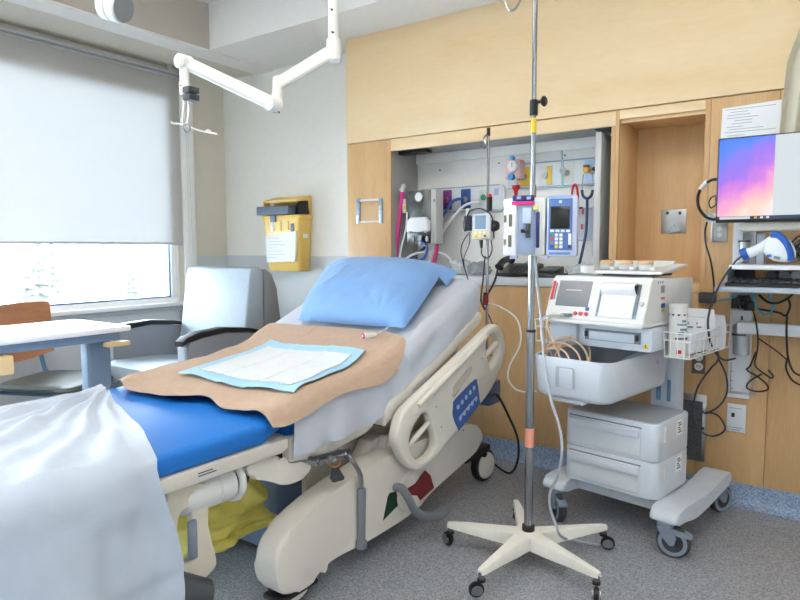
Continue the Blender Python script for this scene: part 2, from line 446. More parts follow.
obj('hem_bar', MB().b2((XW+.001, -.05, 1.240), (XW+.014, 3.03, 1.258), .004), M_lgrey, bl)
obj('roller', MB().cyl((XW+.016, -.05, 2.496), (XW+.016, 3.05, 2.496), .010), M_lgrey, bl)
tr_ = thing('curtain_track', 'grey metal curtain track running along above the window blind', 'curtain track', (XW+.05, 1.6, 2.49))
obj('rail', MB().b2((XW+.03, .1, 2.500), (XW+.075, 3.05, 2.517), .004), M_lgrey, tr_)
obj('rail_lip', MB().b2((XW+.035, .1, 2.492), (XW+.068, 3.05, 2.499), .002), M_steel, tr_)
obj('end_cap', MB().b2((XW+.028, 3.051, 2.490), (XW+.077, 3.062, 2.519), .002), M_white, tr_)
for y in (2.9, 1.3): obj('track_bracket', MB().b2((XW+.04, y, 2.518), (XW+.065, y+.04, 2.559)), M_white, tr_)
# blind chain
ch = obj('blind_chain', MB().tube([(XW+.048, 3.055, 2.44), (XW+.05, 3.056, 1.9), (XW+.05, 3.06, 1.22), (XW+.05, 3.075, 1.19), (XW+.05, 3.085, 1.25), (XW+.05, 3.075, 1.9), (XW+.048, 3.065, 2.44)], .0022, 6, 4), M_white)
tag(ch, 'thin white bead chain loop hanging beside the blind', 'blind chain')

# ------------------------------------------------------------------ outside: snow, far trees
M_snow = mat('snow', (244, 246, 250), .9)
sn = MB().grid(lambda u, v: (-8-90*u, -70+160*v, -3.2+ (u**1.6)*9.0 + 1.2*noise.noise(V((u*4, v*7, .3)))), 26, 40)
o = struct('hill_outside', sn, M_snow, 'snowy slope outside the window', 'hill')
M_fir = mat('frosted_fir', (72, 75, 68), .95, var=.15, vscale=2)
def fir(x, y, z, h, lab):
    t = thing('fir_tree', lab, 'tree', (x, y, z), 0, 'snowy firs outside the window')
    obj('trunk', MB().cyl((0, 0, 0), (0, 0, h*.95), .02*h, .004*h, 7), mat('bark', (70, 62, 54), .9), t, local=True)
    mb = MB(); rnd = random.Random(int(x*100+y*7))
    for k in range(9):
        zz = h*(.12+.86*k/9); r = h*.2*(1-k/9.3)*(.85+.3*rnd.random())
        n = 13
        base = [mb.bm.verts.new((r*(1 if i % 2 else .62)*(.8+.4*rnd.random())*cos(2*pi*i/n+k), r*(1 if i % 2 else .62)*sin(2*pi*i/n+k), zz-.07*h*rnd.random())) for i in range(n)]
        top = mb.bm.verts.new((0, 0, zz+h*.17))
        for i in range(n): mb.bm.faces.new((base[i], base[(i+1) % n], top))
        mb.bm.faces.new(base[::-1])
    obj('branches', mb, M_fir, t, local=True)
FIRS = [(38, 262, 24, 3.2, 'tallest fir of the group seen through the window'), (26, 278, 22, 2.2, 'smaller fir in front of the tallest one'),
        (52, 268, 26, 2.6, 'fir just right of the tallest one'), (132, 275, 24, 1.7, 'lone small fir standing apart'), (155, 285, 22, 1.5, 'short fir nearest the window corner')]
for px, py, k, h, lab in FIRS:
    p = dep(px, py, k); fir(p.x, p.y, p.z-h*.55, h, lab+' over the snow')

# ------------------------------------------------------------------ daylight and added fill lights
W = bpy.data.worlds.new('World'); S.world = W; W.use_nodes = True
bg = W.node_tree.nodes['Background']; bg.inputs['Color'].default_value = (.78, .89, 1.0, 1); bg.inputs['Strength'].default_value = SKY
def area(name, loc, size, sy, e, col, rot):
    l = bpy.data.lights.new(name, 'AREA'); l.shape = 'RECTANGLE'; l.size = size; l.size_y = sy; l.energy = e; l.color = col
    o = bpy.data.objects.new(name, l); COL.objects.link(o); o.location = loc; o.rotation_euler = rot; return o
p = area('window_portal', (XW-.14, (WY0+WY1)/2, (WZ0+WZ1)/2), WY1-WY0, WZ1-WZ0, 1, (1, 1, 1), (radians(90), 0, radians(-90)))
p.data.cycles.is_portal = True
# unseen light panels added under the raised ceiling to fill the room
for i, (x, y) in enumerate(((-2.5, .9), (-.4, 1.2), (.6, -1.0))):
    M_diff = mat('fill_light_diffuser_%d' % (i == 2), (250, 250, 248), .5, emit=((244, 246, 255) if i == 2 else (255, 243, 226)), estr=LAMP)  # third added panel is cooler, standing in for daylight from the front
    t = thing('added_fill_light', ['added fill panel in the ceiling over the foot of the bed', 'added fill panel in the ceiling over the open floor', 'added cooler fill panel in the ceiling nearest the front wall'][i], 'ceiling light', (x, y, ZT-.03), 0, 'fill panels added in the raised ceiling')
    obj('frame', plate(rrect(1.24, .64, .01), [rrect(1.18, .58, .005)], .03).xf(Matrix.Translation((x, y, ZT-.0155))), M_white, t)
    obj('diffuser', MB().b2((x-.588, y-.288, ZT-.02), (x+.588, y+.288, ZT-.006)), M_diff, t)

cam = bpy.data.cameras.new('camera'); co = bpy.data.objects.new('camera', cam); COL.objects.link(co)
cam.sensor_fit = 'HORIZONTAL'; cam.sensor_width = 36; cam.lens = 36*FPX/800; cam.clip_start = .05; cam.clip_end = 500
m3 = Matrix((R2, U2, -F_)).transposed(); co.matrix_world = Matrix.Translation(EYE) @ m3.to_4x4()
S.camera = co
vs = S.view_settings; vs.view_transform = 'Standard'; vs.look = 'None'; vs.gamma = 1; vs.use_curve_mapping = False; vs.exposure = EXPO
# ================================================================== THE BED
PP = [(.2, .66), (1.38, .66), (1.50, .70), (1.88, .715), (2.0, .745), (2.74, 1.05), (3.2, 1.24)]
def prof(y):
    for (a, za), (b, zb) in zip(PP, PP[1:]):
        if y <= b: return za+(zb-za)*(y-a)/(b-a)
    return PP[-1][1]
BX, BHW = -1.9, .45
def sprof(y): return (prof(y-.05)+2*prof(y)+prof(y+.05))/4
def bedpt(s, y, off=0, r=.05):
    a = abs(s); sg = 1 if s >= 0 else -1; h = BHW
    if a <= h-r: x, dz, nx, nz = a, 0, 0, 1
    elif a <= h-r+r*pi/2:
        t = (a-h+r)/r; x, dz, nx, nz = h-r+r*sin(t), -(r-r*cos(t)), sin(t), cos(t)
    else: x, dz, nx, nz = h, -r-(a-h+r-r*pi/2), 1, 0
    return V((BX+sg*(x+off*nx), y, sprof(y)+dz+off*nz))
def nz3(x, y, z=0): return noise.noise(V((x, y, z)))

M_mat = mat('mattress_blue', (20, 116, 206), .5, bump=.08, bscale=90)
M_sheet = mat('white_bed_linen', (196, 202, 215), .85, bump=.12, bscale=60, sheen=.2)
M_blank = mat('white_cotton_blanket', (188, 199, 214), .9, bump=.08, bscale=120, sheen=.2)
M_brown = mat('tan_draw_sheet', (186, 160, 140), .88, bump=.2, bscale=250, var=.04, vscale=40)
M_padw = mat('pad_white', (214, 219, 224), .9, bump=.25, bscale=70)
M_padb = mat('pad_blue', (164, 206, 230), .6)
M_pillow = mat('blue_pillowcase', (124, 168, 224), .8, bump=.1, bscale=40, sheen=.2)
M_shroud = mat('bed_shroud_beige', (220, 215, 206), .42, var=.02, vscale=6)

bed = thing('hospital_bed', 'adjustable beige hospital bed with raised head, blue mattress and folded down side rail', 'hospital bed', (BX, 1.75, 0))
# ---- base
for X0, X1 in ((-1.52, -1.42), (-2.38, -2.28)):
    pts = [(1.335, .15), (1.335, .245), (1.40, .30), (1.62, .362), (1.95, .402), (2.35, .396), (2.62, .372), (2.745, .305), (2.725, .225), (2.40, .175), (2.24, .145), (2.13, .104), (1.80, .102), (1.64, .116), (1.57, .112), (1.53, .076), (1.38, .074)]
    mb = MB().prism(chaikin(pts, 2), 0, X0, X1, .016, 3)
    obj('base_shroud', mb, M_shroud, bed)
mb = MB(); mb.b2((-2.27, 1.68, .10), (-1.53, 1.80, .17), .01); obj('base_crossbeam', mb, M_dgrey, bed)
mb = MB(); mb.b2((-2.27, 2.55, .2), (-1.53, 2.68, .29), .01); obj('base_crossbeam', mb, M_dgrey, bed)
obj('black_bumper', MB().b2((-1.515, 1.36, .058), (-1.425, 1.54, .078), .012), M_black, bed)
def bed_caster(x, y, ang, r=.083):
    d = V((sin(ang), cos(ang), 0)); ax = V((cos(ang), -sin(ang), 0)); c = V((x, y, r))
    hs = obj('caster', MB().lathe([(0, 0), (.03, 0), (.034, .01), (.034, .05), (0, .05)], (x+d.x*-.02, y+d.y*-.02, .13)).b2(c-ax*0+V((-.02, -.02, .04)), c+V((.02, .02, .085)), .006), M_black, bed)
    wh = obj('wheel', MB().lathe([(r*.55, -.022), (r*.92, -.022), (r, -.014), (r, .014), (r*.92, .022), (r*.55, .022)], c, ax, 28), M_black, hs)
    obj('wheel_cap', MB().lathe([(0, .034), (r*.5, .034), (r*.80, .028), (r*.84, .018), (r*.84, -.018), (r*.80, -.028), (r*.5, -.034), (0, -.034)], c, ax, 24), M_cream, hs)
bed_caster(-1.49, 2.865, radians(8)); bed_caster(-1.49, 1.47, radians(10)); bed_caster(-2.31, 2.80, radians(4)); bed_caster(-2.31, 1.47, radians(4))
obj('caster_arm', MB().b2((-1.54, 2.64, .15), (-1.46, 2.90, .19), .012), M_black, bed)
obj('caster_arm', MB().b2((-2.35, 2.64, .15), (-2.27, 2.84, .19), .012), M_black, bed)
# ---- lifting column and inner panels
obj('lift_column', MB().b2((-2.05, 1.655, .02), (-1.75, 1.84, .50), .012), mat('column_blue_grey', (128, 150, 184), .45), bed)
obj('lift_column', MB().b2((-2.05, 2.42, .25), (-1.75, 2.6, .62), .012), mat('column_blue_grey', (112, 134, 166), .45), bed)
obj('inner_panel', MB().prism([(1.70, .16), (2.62, .20), (2.62, .50), (2.1, .52), (1.70, .50)], 0, -1.66, -1.63, .006), M_beige, bed)
# lift arm with its pivot boss, seen between shroud and mattress
p0 = ww(338, 497, -1.58); p1 = ww(386, 446, -1.50)
arm = obj('lift_arm', MB().prism([(p0.y-.06, p0.z-.05), (p0.y+.03, p0.z-.07), (p1.y+.02, p1.z-.04), (p1.y+.05, p1.z+.0), (p1.y+.02, p1.z+.045), (p1.y-.06, p1.z+.03)], 0, -1.60, -1.52, .012), M_shroud, bed)
obj('pivot_bracket', MB().prism([(p1.y-.035, p1.z-.13), (p1.y+.045, p1.z-.13), (p1.y+.045, p1.z+.02), (p1.y+.02, p1.z+.05), (p1.y-.015, p1.z+.05), (p1.y-.035, p1.z+.02)], 0, -1.52, -1.48, .006), M_shroud, bed)
obj('pivot_boss', MB().cyl((-1.483, p1.y+.005, p1.z+.01), (-1.462, p1.y+.005, p1.z+.01), .026, .023, 20, .003), M_cream, bed)
# ---- deck
obj('foot_deck', MB().prism([(.36, .556), (1.40, .548), (1.425, .56), (1.425, .592), (.36, .598)], 0, BX-BHW-.005, BX+BHW+.005, .006), M_shroud, bed)
obj('seat_deck', MB().prism([(1.45, .50), (1.60, .478), (1.86, .50), (1.95, .545), (1.95, .585), (1.45, .585)], 0, BX-BHW+.04, BX+BHW-.012, .008), M_shroud, bed)
obj('head_deck', MB().prism([(1.93, .515), (2.70, .838), (2.73, .868), (2.71, .895), (1.93, .575)], 0, BX-BHW-.005, BX+BHW+.024, .006), M_shroud, bed)
obj('deck_slot', MB().prism([(2.11, .612), (2.22, .658), (2.22, .672), (2.11, .626)], 0, BX+BHW+.024, BX+BHW+.0255), M_lgrey, bed)
mb = MB()
for k, (a, b) in enumerate(((0, .03), (.005, .042))):
    mb.b2((BX+BHW+.0048, 1.075, .577-.008*k), (BX+BHW+.0062, 1.075+b+.02, .580-.008*k))
obj('deck_lettering', mb, M_ink, bed)
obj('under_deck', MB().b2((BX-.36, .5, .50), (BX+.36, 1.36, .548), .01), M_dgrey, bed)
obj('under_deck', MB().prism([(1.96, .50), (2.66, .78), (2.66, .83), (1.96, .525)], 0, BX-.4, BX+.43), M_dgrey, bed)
# ---- mattresses
def mattress(name, y0, y1, th, wid, top=0, n=16, r=.03):
    rings = []
    ys = [y0+(y1-y0)*i/n for i in range(n+1)]
    for i, y in enumerate(ys):
        k = .015 if i in (0, n) else 0
        rr = rrect(wid-2*k, th-2*k, r, 4, 0, -th/2)
        rings.append([(BX+u, y, sprof(y)+top+v) for u, v in rr])
    return MB().loft(rings)
fm = mattress('foot', .38, 1.435, .066, .90, -.001, 10, .022); obj('foot_mattress', fm, M_mat, bed, label='bright blue foot mattress')
mm = mattress('main', 1.46, 2.74, .115, .885, -.006, 24); obj('main_mattress', mm, M_mat, bed)
# ---- near side rail
ro = [(1.918, .46), (1.925, .515), (1.955, .566), (2.044, .606), (2.30, .690), (2.55, .777), (2.70, .829), (2.765, .832), (2.815, .80), (2.852, .745), (2.862, .694), (2.845, .64), (2.797, .593), (2.681, .509), (2.52, .445), (2.359, .392), (2.24, .340), (2.15, .312), (2.09, .306), (2.03, .325), (1.965, .38)]
pxh = lambda P: [(ww(x, y, -1.38).y, ww(x, y, -1.38).z) for x, y in P]
h1 = smooth2(pxh([(406.5, 447), (407, 437), (412, 424), (420, 413), (426, 414), (429.5, 424), (433, 437), (432.5, 447), (426, 456), (417, 460.5), (410, 456)]), 3)
h2 = smooth2(pxh([(483.5, 350), (484, 341), (489, 333.5), (494.5, 335.5), (497.5, 345), (496, 357), (491.5, 365), (488, 368.5), (485.5, 360)]), 3)
m_yz = Matrix(((0, 0, 1, 0), (1, 0, 0, 0), (0, 1, 0, 0), (0, 0, 0, 1)))
rail = obj('side_rail', plate(smooth2(ro, 4), [h1, h2], .045, .012).xf(Matrix.Translation((-1.385, 0, 0)) @ m_yz), M_cream, bed)
RX = -1.3625
def bar2(a, b, r, x, nm, m=M_cream): obj(nm, MB().tube([(x, *a), (x, *b)], r, 12, 1), m, rail)
bar2(*pxh([(407, 448), (430, 422)]), .011, -1.385, 'rail_bar'); bar2(*pxh([(484, 358), (498, 342)]), .012, -1.385, 'rail_bar')
# raised spine along the top and its recessed grips
obj('spine', MB().tube([(RX+.0, 2.06, .578), (RX+.004, 2.2, .632), (RX+.004, 2.45, .72), (RX, 2.64, .788)], .012, 10, 5), M_cream, rail)
obj('grip_recess', MB().prism(smooth2([(2.335, .588), (2.35, .612), (2.43, .652), (2.49, .672), (2.505, .655), (2.475, .625), (2.40, .59), (2.35, .574)], 3), 0, RX, RX+.0025), M_beige, rail)
obj('release_handle', MB().prism(smooth2([(2.13, .572), (2.22, .612), (2.225, .604), (2.135, .563)], 3), 0, RX, RX+.004), M_white, rail)
mb = MB()
for k in range(3): mb.prism([(2.33+.012*k, .567-.010*k), (2.46+.02*k-.05*(k == 1), .617-.010*k), (2.46+.02*k-.05*(k == 1), .614-.010*k), (2.33+.012*k, .564-.010*k)], 0, RX, RX+.001)
obj('rail_lettering', mb, mat('faint_ink', (120, 118, 124), .7), rail)
cp = [(2.338, .525), (2.352, .545), (2.52, .600), (2.552, .590), (2.578, .50), (2.57, .475), (2.40, .405), (2.378, .410), (2.334, .475)]
obj('control_panel', MB().prism(smooth2(cp, 3), 0, RX, RX+.003), mat('panel_blue', (62, 100, 172), .4), rail)
for i in range(5):
    for j in range(2):
        t = i/4; c = (2.375+.145*t+.02*j, .508+.058*t-.055*j)
        obj('panel_button', MB().cyl((RX+.003, *c), (RX+.006, *c), .0115, .0105, 14), mat('button_pale_blue', (176, 196, 224), .4), rail)
mb = MB()
for k in range(4): mb.prism([(2.40+.035*k, .464+.014*k), (2.422+.035*k, .473+.014*k), (2.422+.035*k, .469+.014*k), (2.40+.035*k, .460+.014*k)], 0, RX+.003, RX+.004)
obj('panel_marking', mb, mat('panel_mark_white', (220, 228, 240), .5), rail)
for a in ((2.20, .545), (2.605, .69), (2.24, .45), (2.43, .39)): obj('rail_screw', MB().cyl((RX-.001, *a), (RX+.001, *a), .004, n=10), M_mgrey, rail)
# rail swing arms behind it
obj('rail_arm', MB().tube([(-1.41, 2.30, .55), (-1.46, 2.28, .60), (-1.50, 2.25, .60)], .016, 10), M_steel, bed)
obj('rail_arm', MB().tube([(-1.41, 2.55, .66), (-1.46, 2.52, .72), (-1.50, 2.49, .72)], .016, 10), M_steel, bed)
obj('pump_box', MB().b2((-1.52, 2.84, .40), (-1.44, 2.965, .52), .008), mat('box_slate_blue', (92, 108, 146), .5), bed)
# ---- foot brake
obj('brake_boss', MB().cyl((-1.422, 2.075, .21), (-1.410, 2.075, .21), .085, .075, 28, .004), M_shroud, bed)
obj('green_mark', MB().prism([(1.900, .150), (1.932, .235), (1.945, .246), (1.985, .238), (2.005, .205), (2.000, .176)], 0, -1.4225, -1.4185), mat('brake_green', (24, 66, 44), .5), bed, label='dark green brake marking')
obj('red_mark', MB().prism([(2.055, .232), (2.11, .234), (2.185, .268), (2.225, .235), (2.255, .17), (2.147, .150), (2.125, .178), (2.07, .198)], 0, -1.4095, -1.4075), mat('brake_red', (120, 34, 40), .5), bed, label='dark red brake marking')
ped = MB().tube([(-1.412, 1.972, .262), (-1.378, 1.972, .262), (-1.356, 1.985, .222), (-1.350, 2.02, .165), (-1.348, 2.09, .115), (-1.346, 2.17, .090), (-1.344, 2.235, .092)], lambda t: .017+.012*max(0, t-.45), 12, 6)
obj('brake_pedal', ped, M_mgrey, bed)
# ---- CPR lever and hardware under the seat
lv = [ww(347, 454, -1.425), ww(353, 462, -1.41), ww(360, 474, -1.40), ww(362, 492, -1.40)]
obj('lever_rod', MB().tube(lv+[ww(362, 505, -1.40)], .0085, 10), M_chrome, bed)
obj('lever_grip', MB().cyl(ww(362, 488, -1.40), ww(361.5, 543, -1.40), .0155, .0145, 16, .004).cyl(ww(361.5, 540, -1.40), ww(361.5, 548, -1.40), .02, .021, 16, .003), M_mgrey, bed)
for k, (px, py) in enumerate(((318, 461), (331, 459), (345, 454))):
    p = ww(px, py, -1.43); obj('socket_clip', MB().cyl(p-V((.03, .012, 0)), p+V((.012, -.004, 0)), .016, .014, 12, .003).cyl(p+V((.012, -.004, 0)), p+V((.02, -.006, 0)), .009, .009, 10), [M_chrome, M_steel, M_chrome][k], bed)
obj('clip_bar', MB().tube([ww(316, 458, -1.44), ww(350, 450, -1.44)], .008, 8, 1), M_dgrey, bed)
kt = thing('equipment_tag', 'dark grey plastic tag on a tan loop hanging below the bed seat', 'tag', ww(337, 482, -1.415))
obj('loop', MB().tube([ww(328, 461, -1.415), ww(330, 466, -1.412), ww(335, 467.5, -1.412), ww(339, 465, -1.412), ww(340, 460, -1.415)], .003, 6), mat('tan_cord', (170, 116, 92), .8), kt)
p = [ww(x, y, -1.415) for x, y in ((334, 467), (338, 467), (344, 477), (343, 480), (333.5, 482.5), (331, 479))]
obj('tag_body', MB().prism([(q.y, q.z) for q in p], 0, -1.423, -1.411, .003), M_dgrey, kt)
# ---- stirrup parts under the foot section
lg = thing_parent = bed
q = MB().lathe([(0, -.10), (.034, -.098), (.048, -.085), (.054, -.06), (.054, .02), (.051, .022), (.051, .026), (.055, .028), (.055, .082), (.04, .09), (0, .09)], (-1.52, 1.15, .492), (0, 1, 0), 30)
obj('leg_support_pad', q, M_white, bed)
obj('support_ring', MB().tube([(-1.52+.056*cos(a), 1.25, .492+.056*sin(a)) for a in [2*pi*k/20 for k in range(20)]], .012, 8, 1, True), M_white, bed)
obj('support_collar', MB().cyl((-1.52, 1.24, .50), (-1.52, 1.29, .50), .040, n=24), M_blackp, bed)
br = plate(smooth2([(1.00, .55), (1.12, .53), (1.135, .48), (1.13, .40), (1.155, .29), (1.14, .26), (1.09, .245), (1.03, .25), (1.00, .30)], 3), [smooth2([(1.03, .46), (1.07, .47), (1.075, .42), (1.07, .335), (1.045, .32), (1.025, .33)], 3)], .03, .006).xf(Matrix.Translation((-1.49, 0, 0)) @ m_yz)
obj('support_bracket', br, M_beige, bed)
obj('support_lever', MB().b2((-1.482, 1.058, .325), (-1.466, 1.085, .44), .006), M_bluegrey, bed)
obj('knee_crutch', MB().cyl((-1.47, .99, .275), (-1.43, 1.085, .225), .052, .043, 24, .006), M_dgrey, bed)
obj('crutch_hole', MB().cyl((-1.4335, 1.0773, .229), (-1.4275, 1.0915, .2215), .024, .024, 20), M_black, bed)
obj('side_bracket', MB().prism(chaikin([(1.265, .548), (1.40, .548), (1.43, .497), (1.56, .478), (1.56, .428), (1.44, .42), (1.36, .465), (1.28, .495)], 2), 0, -1.53, -1.47, .012), M_cream, bed)
obj('side_socket', MB().b2((-1.56, 1.43, .468), (-1.50, 1.53, .535), .006), M_blackp, bed)
# ---- bed's own IV rod at the head
rp0 = hw(487, 305, 2.86); rp1 = hw(488.5, 132, 2.90)
rod = thing('bed_drip_rod', 'slim chrome drip rod with a black top standing at the bed head', 'drip stand', (rp0.x, rp0.y, .62))
obj('rod', MB().cyl((rp0.x, rp0.y, .62), rp1, .0075, .0065, 12), M_chrome, rod)
obj('black_top', MB().cyl(hw(488.5, 136, 2.9), hw(488.5, 128, 2.9), .009, n=12), M_blackp, rod)
obj('hook', MB().tube([hw(488, 137, 2.895), hw(486, 135, 2.885), hw(484, 139, 2.88), hw(486, 144, 2.88), hw(484, 148, 2.88), hw(481, 146, 2.88)], .005, 8), M_chrome, rod)
q0 = hw(485.5, 299, 2.865); obj('red_clamp', MB().cyl(q0-V((0, 0, .03)), q0+V((0, 0, .022)), .017, .014, 14, .002), mat('clamp_maroon', (132, 30, 40), .4), rod); obj('clamp_top', MB().cyl(q0+V((0, 0, .022)), q0+V((0, 0, .034)), .013, n=14), M_blackp, rod)
c0 = hw(489.5, 204, 2.885)
obj('height_collar', MB().cyl(c0-V((0, 0, .035)), c0+V((0, 0, .035)), .014, n=14), M_blackp, rod)
obj('red_button', MB().cyl(c0+V((0, 0, .035)), c0+V((0, 0, .05)), .013, .010, 12), M_red, rod)
# power cord of the bed
pc = obj('power_cable', MB().tube([(-1.46, 2.88, .44), ww(497, 395, -1.35), ww(508, 415, -1.33), ww(518, 440, -1.36), ww(517, 463, -1.40), fl(508, 473, .012), (-1.49, 2.93, .09)], .006, 8), M_black)
tag(pc, 'black power cord looping from the bed rail down to the floor', 'cord')

# ---- linen
def sheet_fn(u, v):
    y = 1.452+(2.735-1.452)*u
    drop = .150-.032*min(1, max(0, (u-.36)/.12))+.008*sin(9*u)
    s = -(BHW+.09)+(2*BHW+.09+drop+.0)*v
    wr = .0035*nz3(s*9, y*7, 1)+.003*nz3(s*22, y*4, 3)
    if s > BHW-.02: wr += .006*(s-BHW+.02)/.1*sin(y*34+2*nz3(y*5, 0, 2))+.004
    return bedpt(s, y, .005+wr)
fs = obj('fitted_sheet', MB().grid(sheet_fn, 90, 90, .002), M_sheet)
tag(fs, 'white sheet stretched over the raised upper mattress', 'bed sheet')
# loose fold of the sheet over the edge beside the pillow
def fold_fn(u, v):
    y = 2.10+.50*u; s = .425+.165*v-.02*sin(3*u)
    b = sin(pi*min(1, max(0, u)))**.5
    return bedpt(s, y, .010+.016*b*(.5+.5*sin(v*5+u*6))+.006*nz3(s*16, y*10, 5))
ff = obj('sheet_fold', MB().grid(fold_fn, 40, 26, .002), M_sheet, fs, label='loose fold of the sheet hanging by the rail')
def blift(s, y): return .019+.012*max(0, min(1, (s-.34)/.08))+.005*nz3(s*5, y*6, 8)+.0025*nz3(s*14, y*14, 9)+.003*max(0, nz3(s*3+y*9, y*2, 4))
def brown_fn(u, v):       # u: foot to head, v: far to near
    yf = 1.325+.035*v+.022*sin(v*11+1)+.012*sin(v*23)
    yh = 2.165+.03*sin(v*2.6)+.004*sin(v*15)
    sf = -.475+.030*sin(u*13)+.015*sin(u*29); sn = .468-.012*u+.008*sin(u*10+.6)-.02*max(0, 1-u*5)
    # rounded near/head corner
    if v > .85 and u > .8: yh -= .05*((v-.85)/.15)**2; sn -= .03*((u-.8)/.2)**2
    y = yf+(yh-yf)*u; s = sf+(sn-sf)*v
    edge = max(0, 1-u*9)
    lift = blift(s, y)+.005*edge*(1+sin(v*14))+.010*max(0, 1-v*9)*(1+sin(u*22))
    if abs(v-.36-.02*u) < .02 and u > .55: lift += .004*(1-abs(v-.36-.02*u)/.02)
    return bedpt(s, y, lift, .06)
bs = obj('draw_sheet', MB().grid(brown_fn, 70, 70, .002), M_brown)
tag(bs, 'tan brown draw sheet laid across the middle of the bed', 'draw sheet')
def padpt(u, v, up=0):
    A, B, C_, D_ = (-2.085, 1.475), (-2.15, 2.005), (-1.595, 2.02), (-1.485, 1.475)   # far-foot, far-head, near-head, near-foot
    x = (A[0]*(1-u)+B[0]*u)*(1-v)+(D_[0]*(1-u)+C_[0]*u)*v
    y = (A[1]*(1-u)+B[1]*u)*(1-v)+(D_[1]*(1-u)+C_[1]*u)*v
    y += .012*sin(v*9)*(1-u)-.012*sin(v*6.5)*u; x += .012*sin(u*8)*(1-v)
    k = blift(x-BX, y)+.011+.002*nz3(x*20, y*20, 12)+.008*max(0, 1-u*8)*sin(v*10)**2+.008*max(0, 1-v*7)+.004*max(0, 1-(1-u)*8)
    k += .004*max(0, 1-abs(v-.33)*40)+.004*max(0, 1-abs(v-.66)*40)
    return bedpt(x-BX, y, k+up)
pd = obj('absorbent_pad', MB().grid(lambda u, v: padpt(u, v), 50, 50, .003), M_padb)
obj('white_core', MB().grid(lambda u, v: padpt(.10+.80*u, .075+.85*v, .004), 50, 50, .0025), M_padw, pd, label='white quilted middle of the pad')
tag(pd, 'disposable white absorbent pad with a pale blue border on the draw sheet', 'absorbent pad')
# blanket thrown over the foot end
def blanket_fn(u, v):
    s = -.66+.66*2.02*v if False else -.60+1.20*v
    # towards the near side the cloth hangs far down
    if v > .835: s = .402+(v-.835)/.165*.66
    yt = 1.285-.335*min(1, max(0, (s+.42)/.85))
    if s > .45: yt = .955+.10*(s-.45)+.015*sin(s*11)
    if s < -.42: yt = 1.29-.4*(-.42-s)
    y = .24+(yt-.24)*u
    top = max(0, min(1, (.47-abs(s))/.12))
    fo = 0
    # folds that fan out from the far corner of the hem
    ds, dy = s+.36, y-1.30
    rad = sqrt(ds*ds+dy*dy)+1e-6; an = math.degrees(atan2(dy, ds))+5*nz3(s*3, y*3, 70)
    for a0, w0, h0 in ((-20, 4, .030), (-31, 2.8, .040), (-39, 2.4, .050), (-47, 2.6, .026), (-56, 2.6, .052), (-64, 2.4, .024), (-72, 2.6, .044), (-83, 3.5, .034)):
        k = 1 if a0 in (-37, -58) else .8
        fo += h0*exp(-((an-a0)/w0)**2)*min(1, rad*4)*k*max(.3, 1-rad*.5)*(.8+.5*nz3(rad*6, a0, 3))
    fo += .012*max(0, nz3(s*4.2+1, y*4.6, 21))+.006*nz3(s*9, y*10, 22)+.002*nz3(s*24, y*24, 23)
    hem = max(0, 1-(1-u)*14)
    fo = max(fo, 0)*top+.018*hem*top+.016
    hang = max(0, min(1, (s-.40)/.25))
    if hang > 0:
        fo += hang*(.020*sin(y*19+2.2*nz3(s*2, y*3, 6))+.026*nz3(s*3.2, y*5, 31)+.012*nz3(s*6, y*13, 32)+.006*nz3(s*11, y*11, 33)+.010*sin(y*34+3*nz3(s*2.5, y*2, 61))*max(0, 1-(s-.45)*1.6)+.006*exp(-((s-.72+.02*nz3(y*3, 0, 1))/.008)**2)+.006*exp(-((s-.86)/.008)**2)+.005*exp(-((y-.62-.03*nz3(s*4, 0, 2))/.01)**2))+.02*hang+.006*nz3(s*18, y*6, 34)
        crease = abs(((s-.45)*3.6) % 1-.5)
    fo += .10*max(0, (.75-y))*top*.3
    return bedpt(s, y, max(fo, .012), .055)
bk = obj('cotton_blanket', MB().grid(blanket_fn, 110, 200, .004), M_blank)
tag(bk, 'crumpled white cotton blanket hanging over the foot of the bed', 'blanket')
# pillow
PC = dict(bl=(-2.135, 2.195), br=(-1.515, 2.205), tr=(-1.63, 2.735), tl=(-2.385, 2.735))
pn = V((0, -.381, .924))
def pillow_fn(sgn):
    def fn(u, v):
        a, b = 2*u-1, 2*v-1
        pu = u; pinch = .05*(1-abs(a)**2)*(1 if True else 0)
        x = (PC['bl'][0]*(1-u)+PC['br'][0]*u)*(1-v)+(PC['tl'][0]*(1-u)+PC['tr'][0]*u)*v
        y = (PC['bl'][1]*(1-u)+PC['br'][1]*u)*(1-v)+(PC['tl'][1]*(1-u)+PC['tr'][1]*u)*v
        x -= .018*a*(1-abs(b)**2)*-1*.4
        h = max(0, (1-abs(a)**3.2)*(1-abs(b)**3.0))**.5
        wr = .012*nz3(x*6, y*8, 41)+.007*nz3(x*15, y*11, 42)+.003*nz3(x*34, y*20, 43)
        r = sqrt((a-.75)**2+(b+.8)**2); wr += .007*sin(14*atan2(b+1.0, a-.6))*exp(-r*2.2)
        if sgn > 0: off = .040+h*(.108+wr)+.010*(v)
        else: off = .040-h*.030
        p = V((x, y, prof(y)))
        return p+pn*off+V((0, 0, .02*v))
    return fn
mb = MB(); mb.grid(pillow_fn(1), 56, 48); mb.grid(pillow_fn(-1), 56, 48)
bmesh.ops.remove_doubles(mb.bm, verts=mb.bm.verts[:], dist=.0005)
pl = obj('pillow', mb, M_pillow, ang=80)
def flapf(u, v):
    q = pillow_fn(1)(1.0, .80+.20*v); return q+V((.055*u*(.6+.4*v), .02*u, -.045*u*(1-.3*v)+.004*sin(v*14)*u))
obj('pillowcase_hem', MB().grid(flapf, 8, 14, .002), M_pillow, pl)
tag(pl, 'plump light blue pillow on the raised head of the bed', 'pillow')
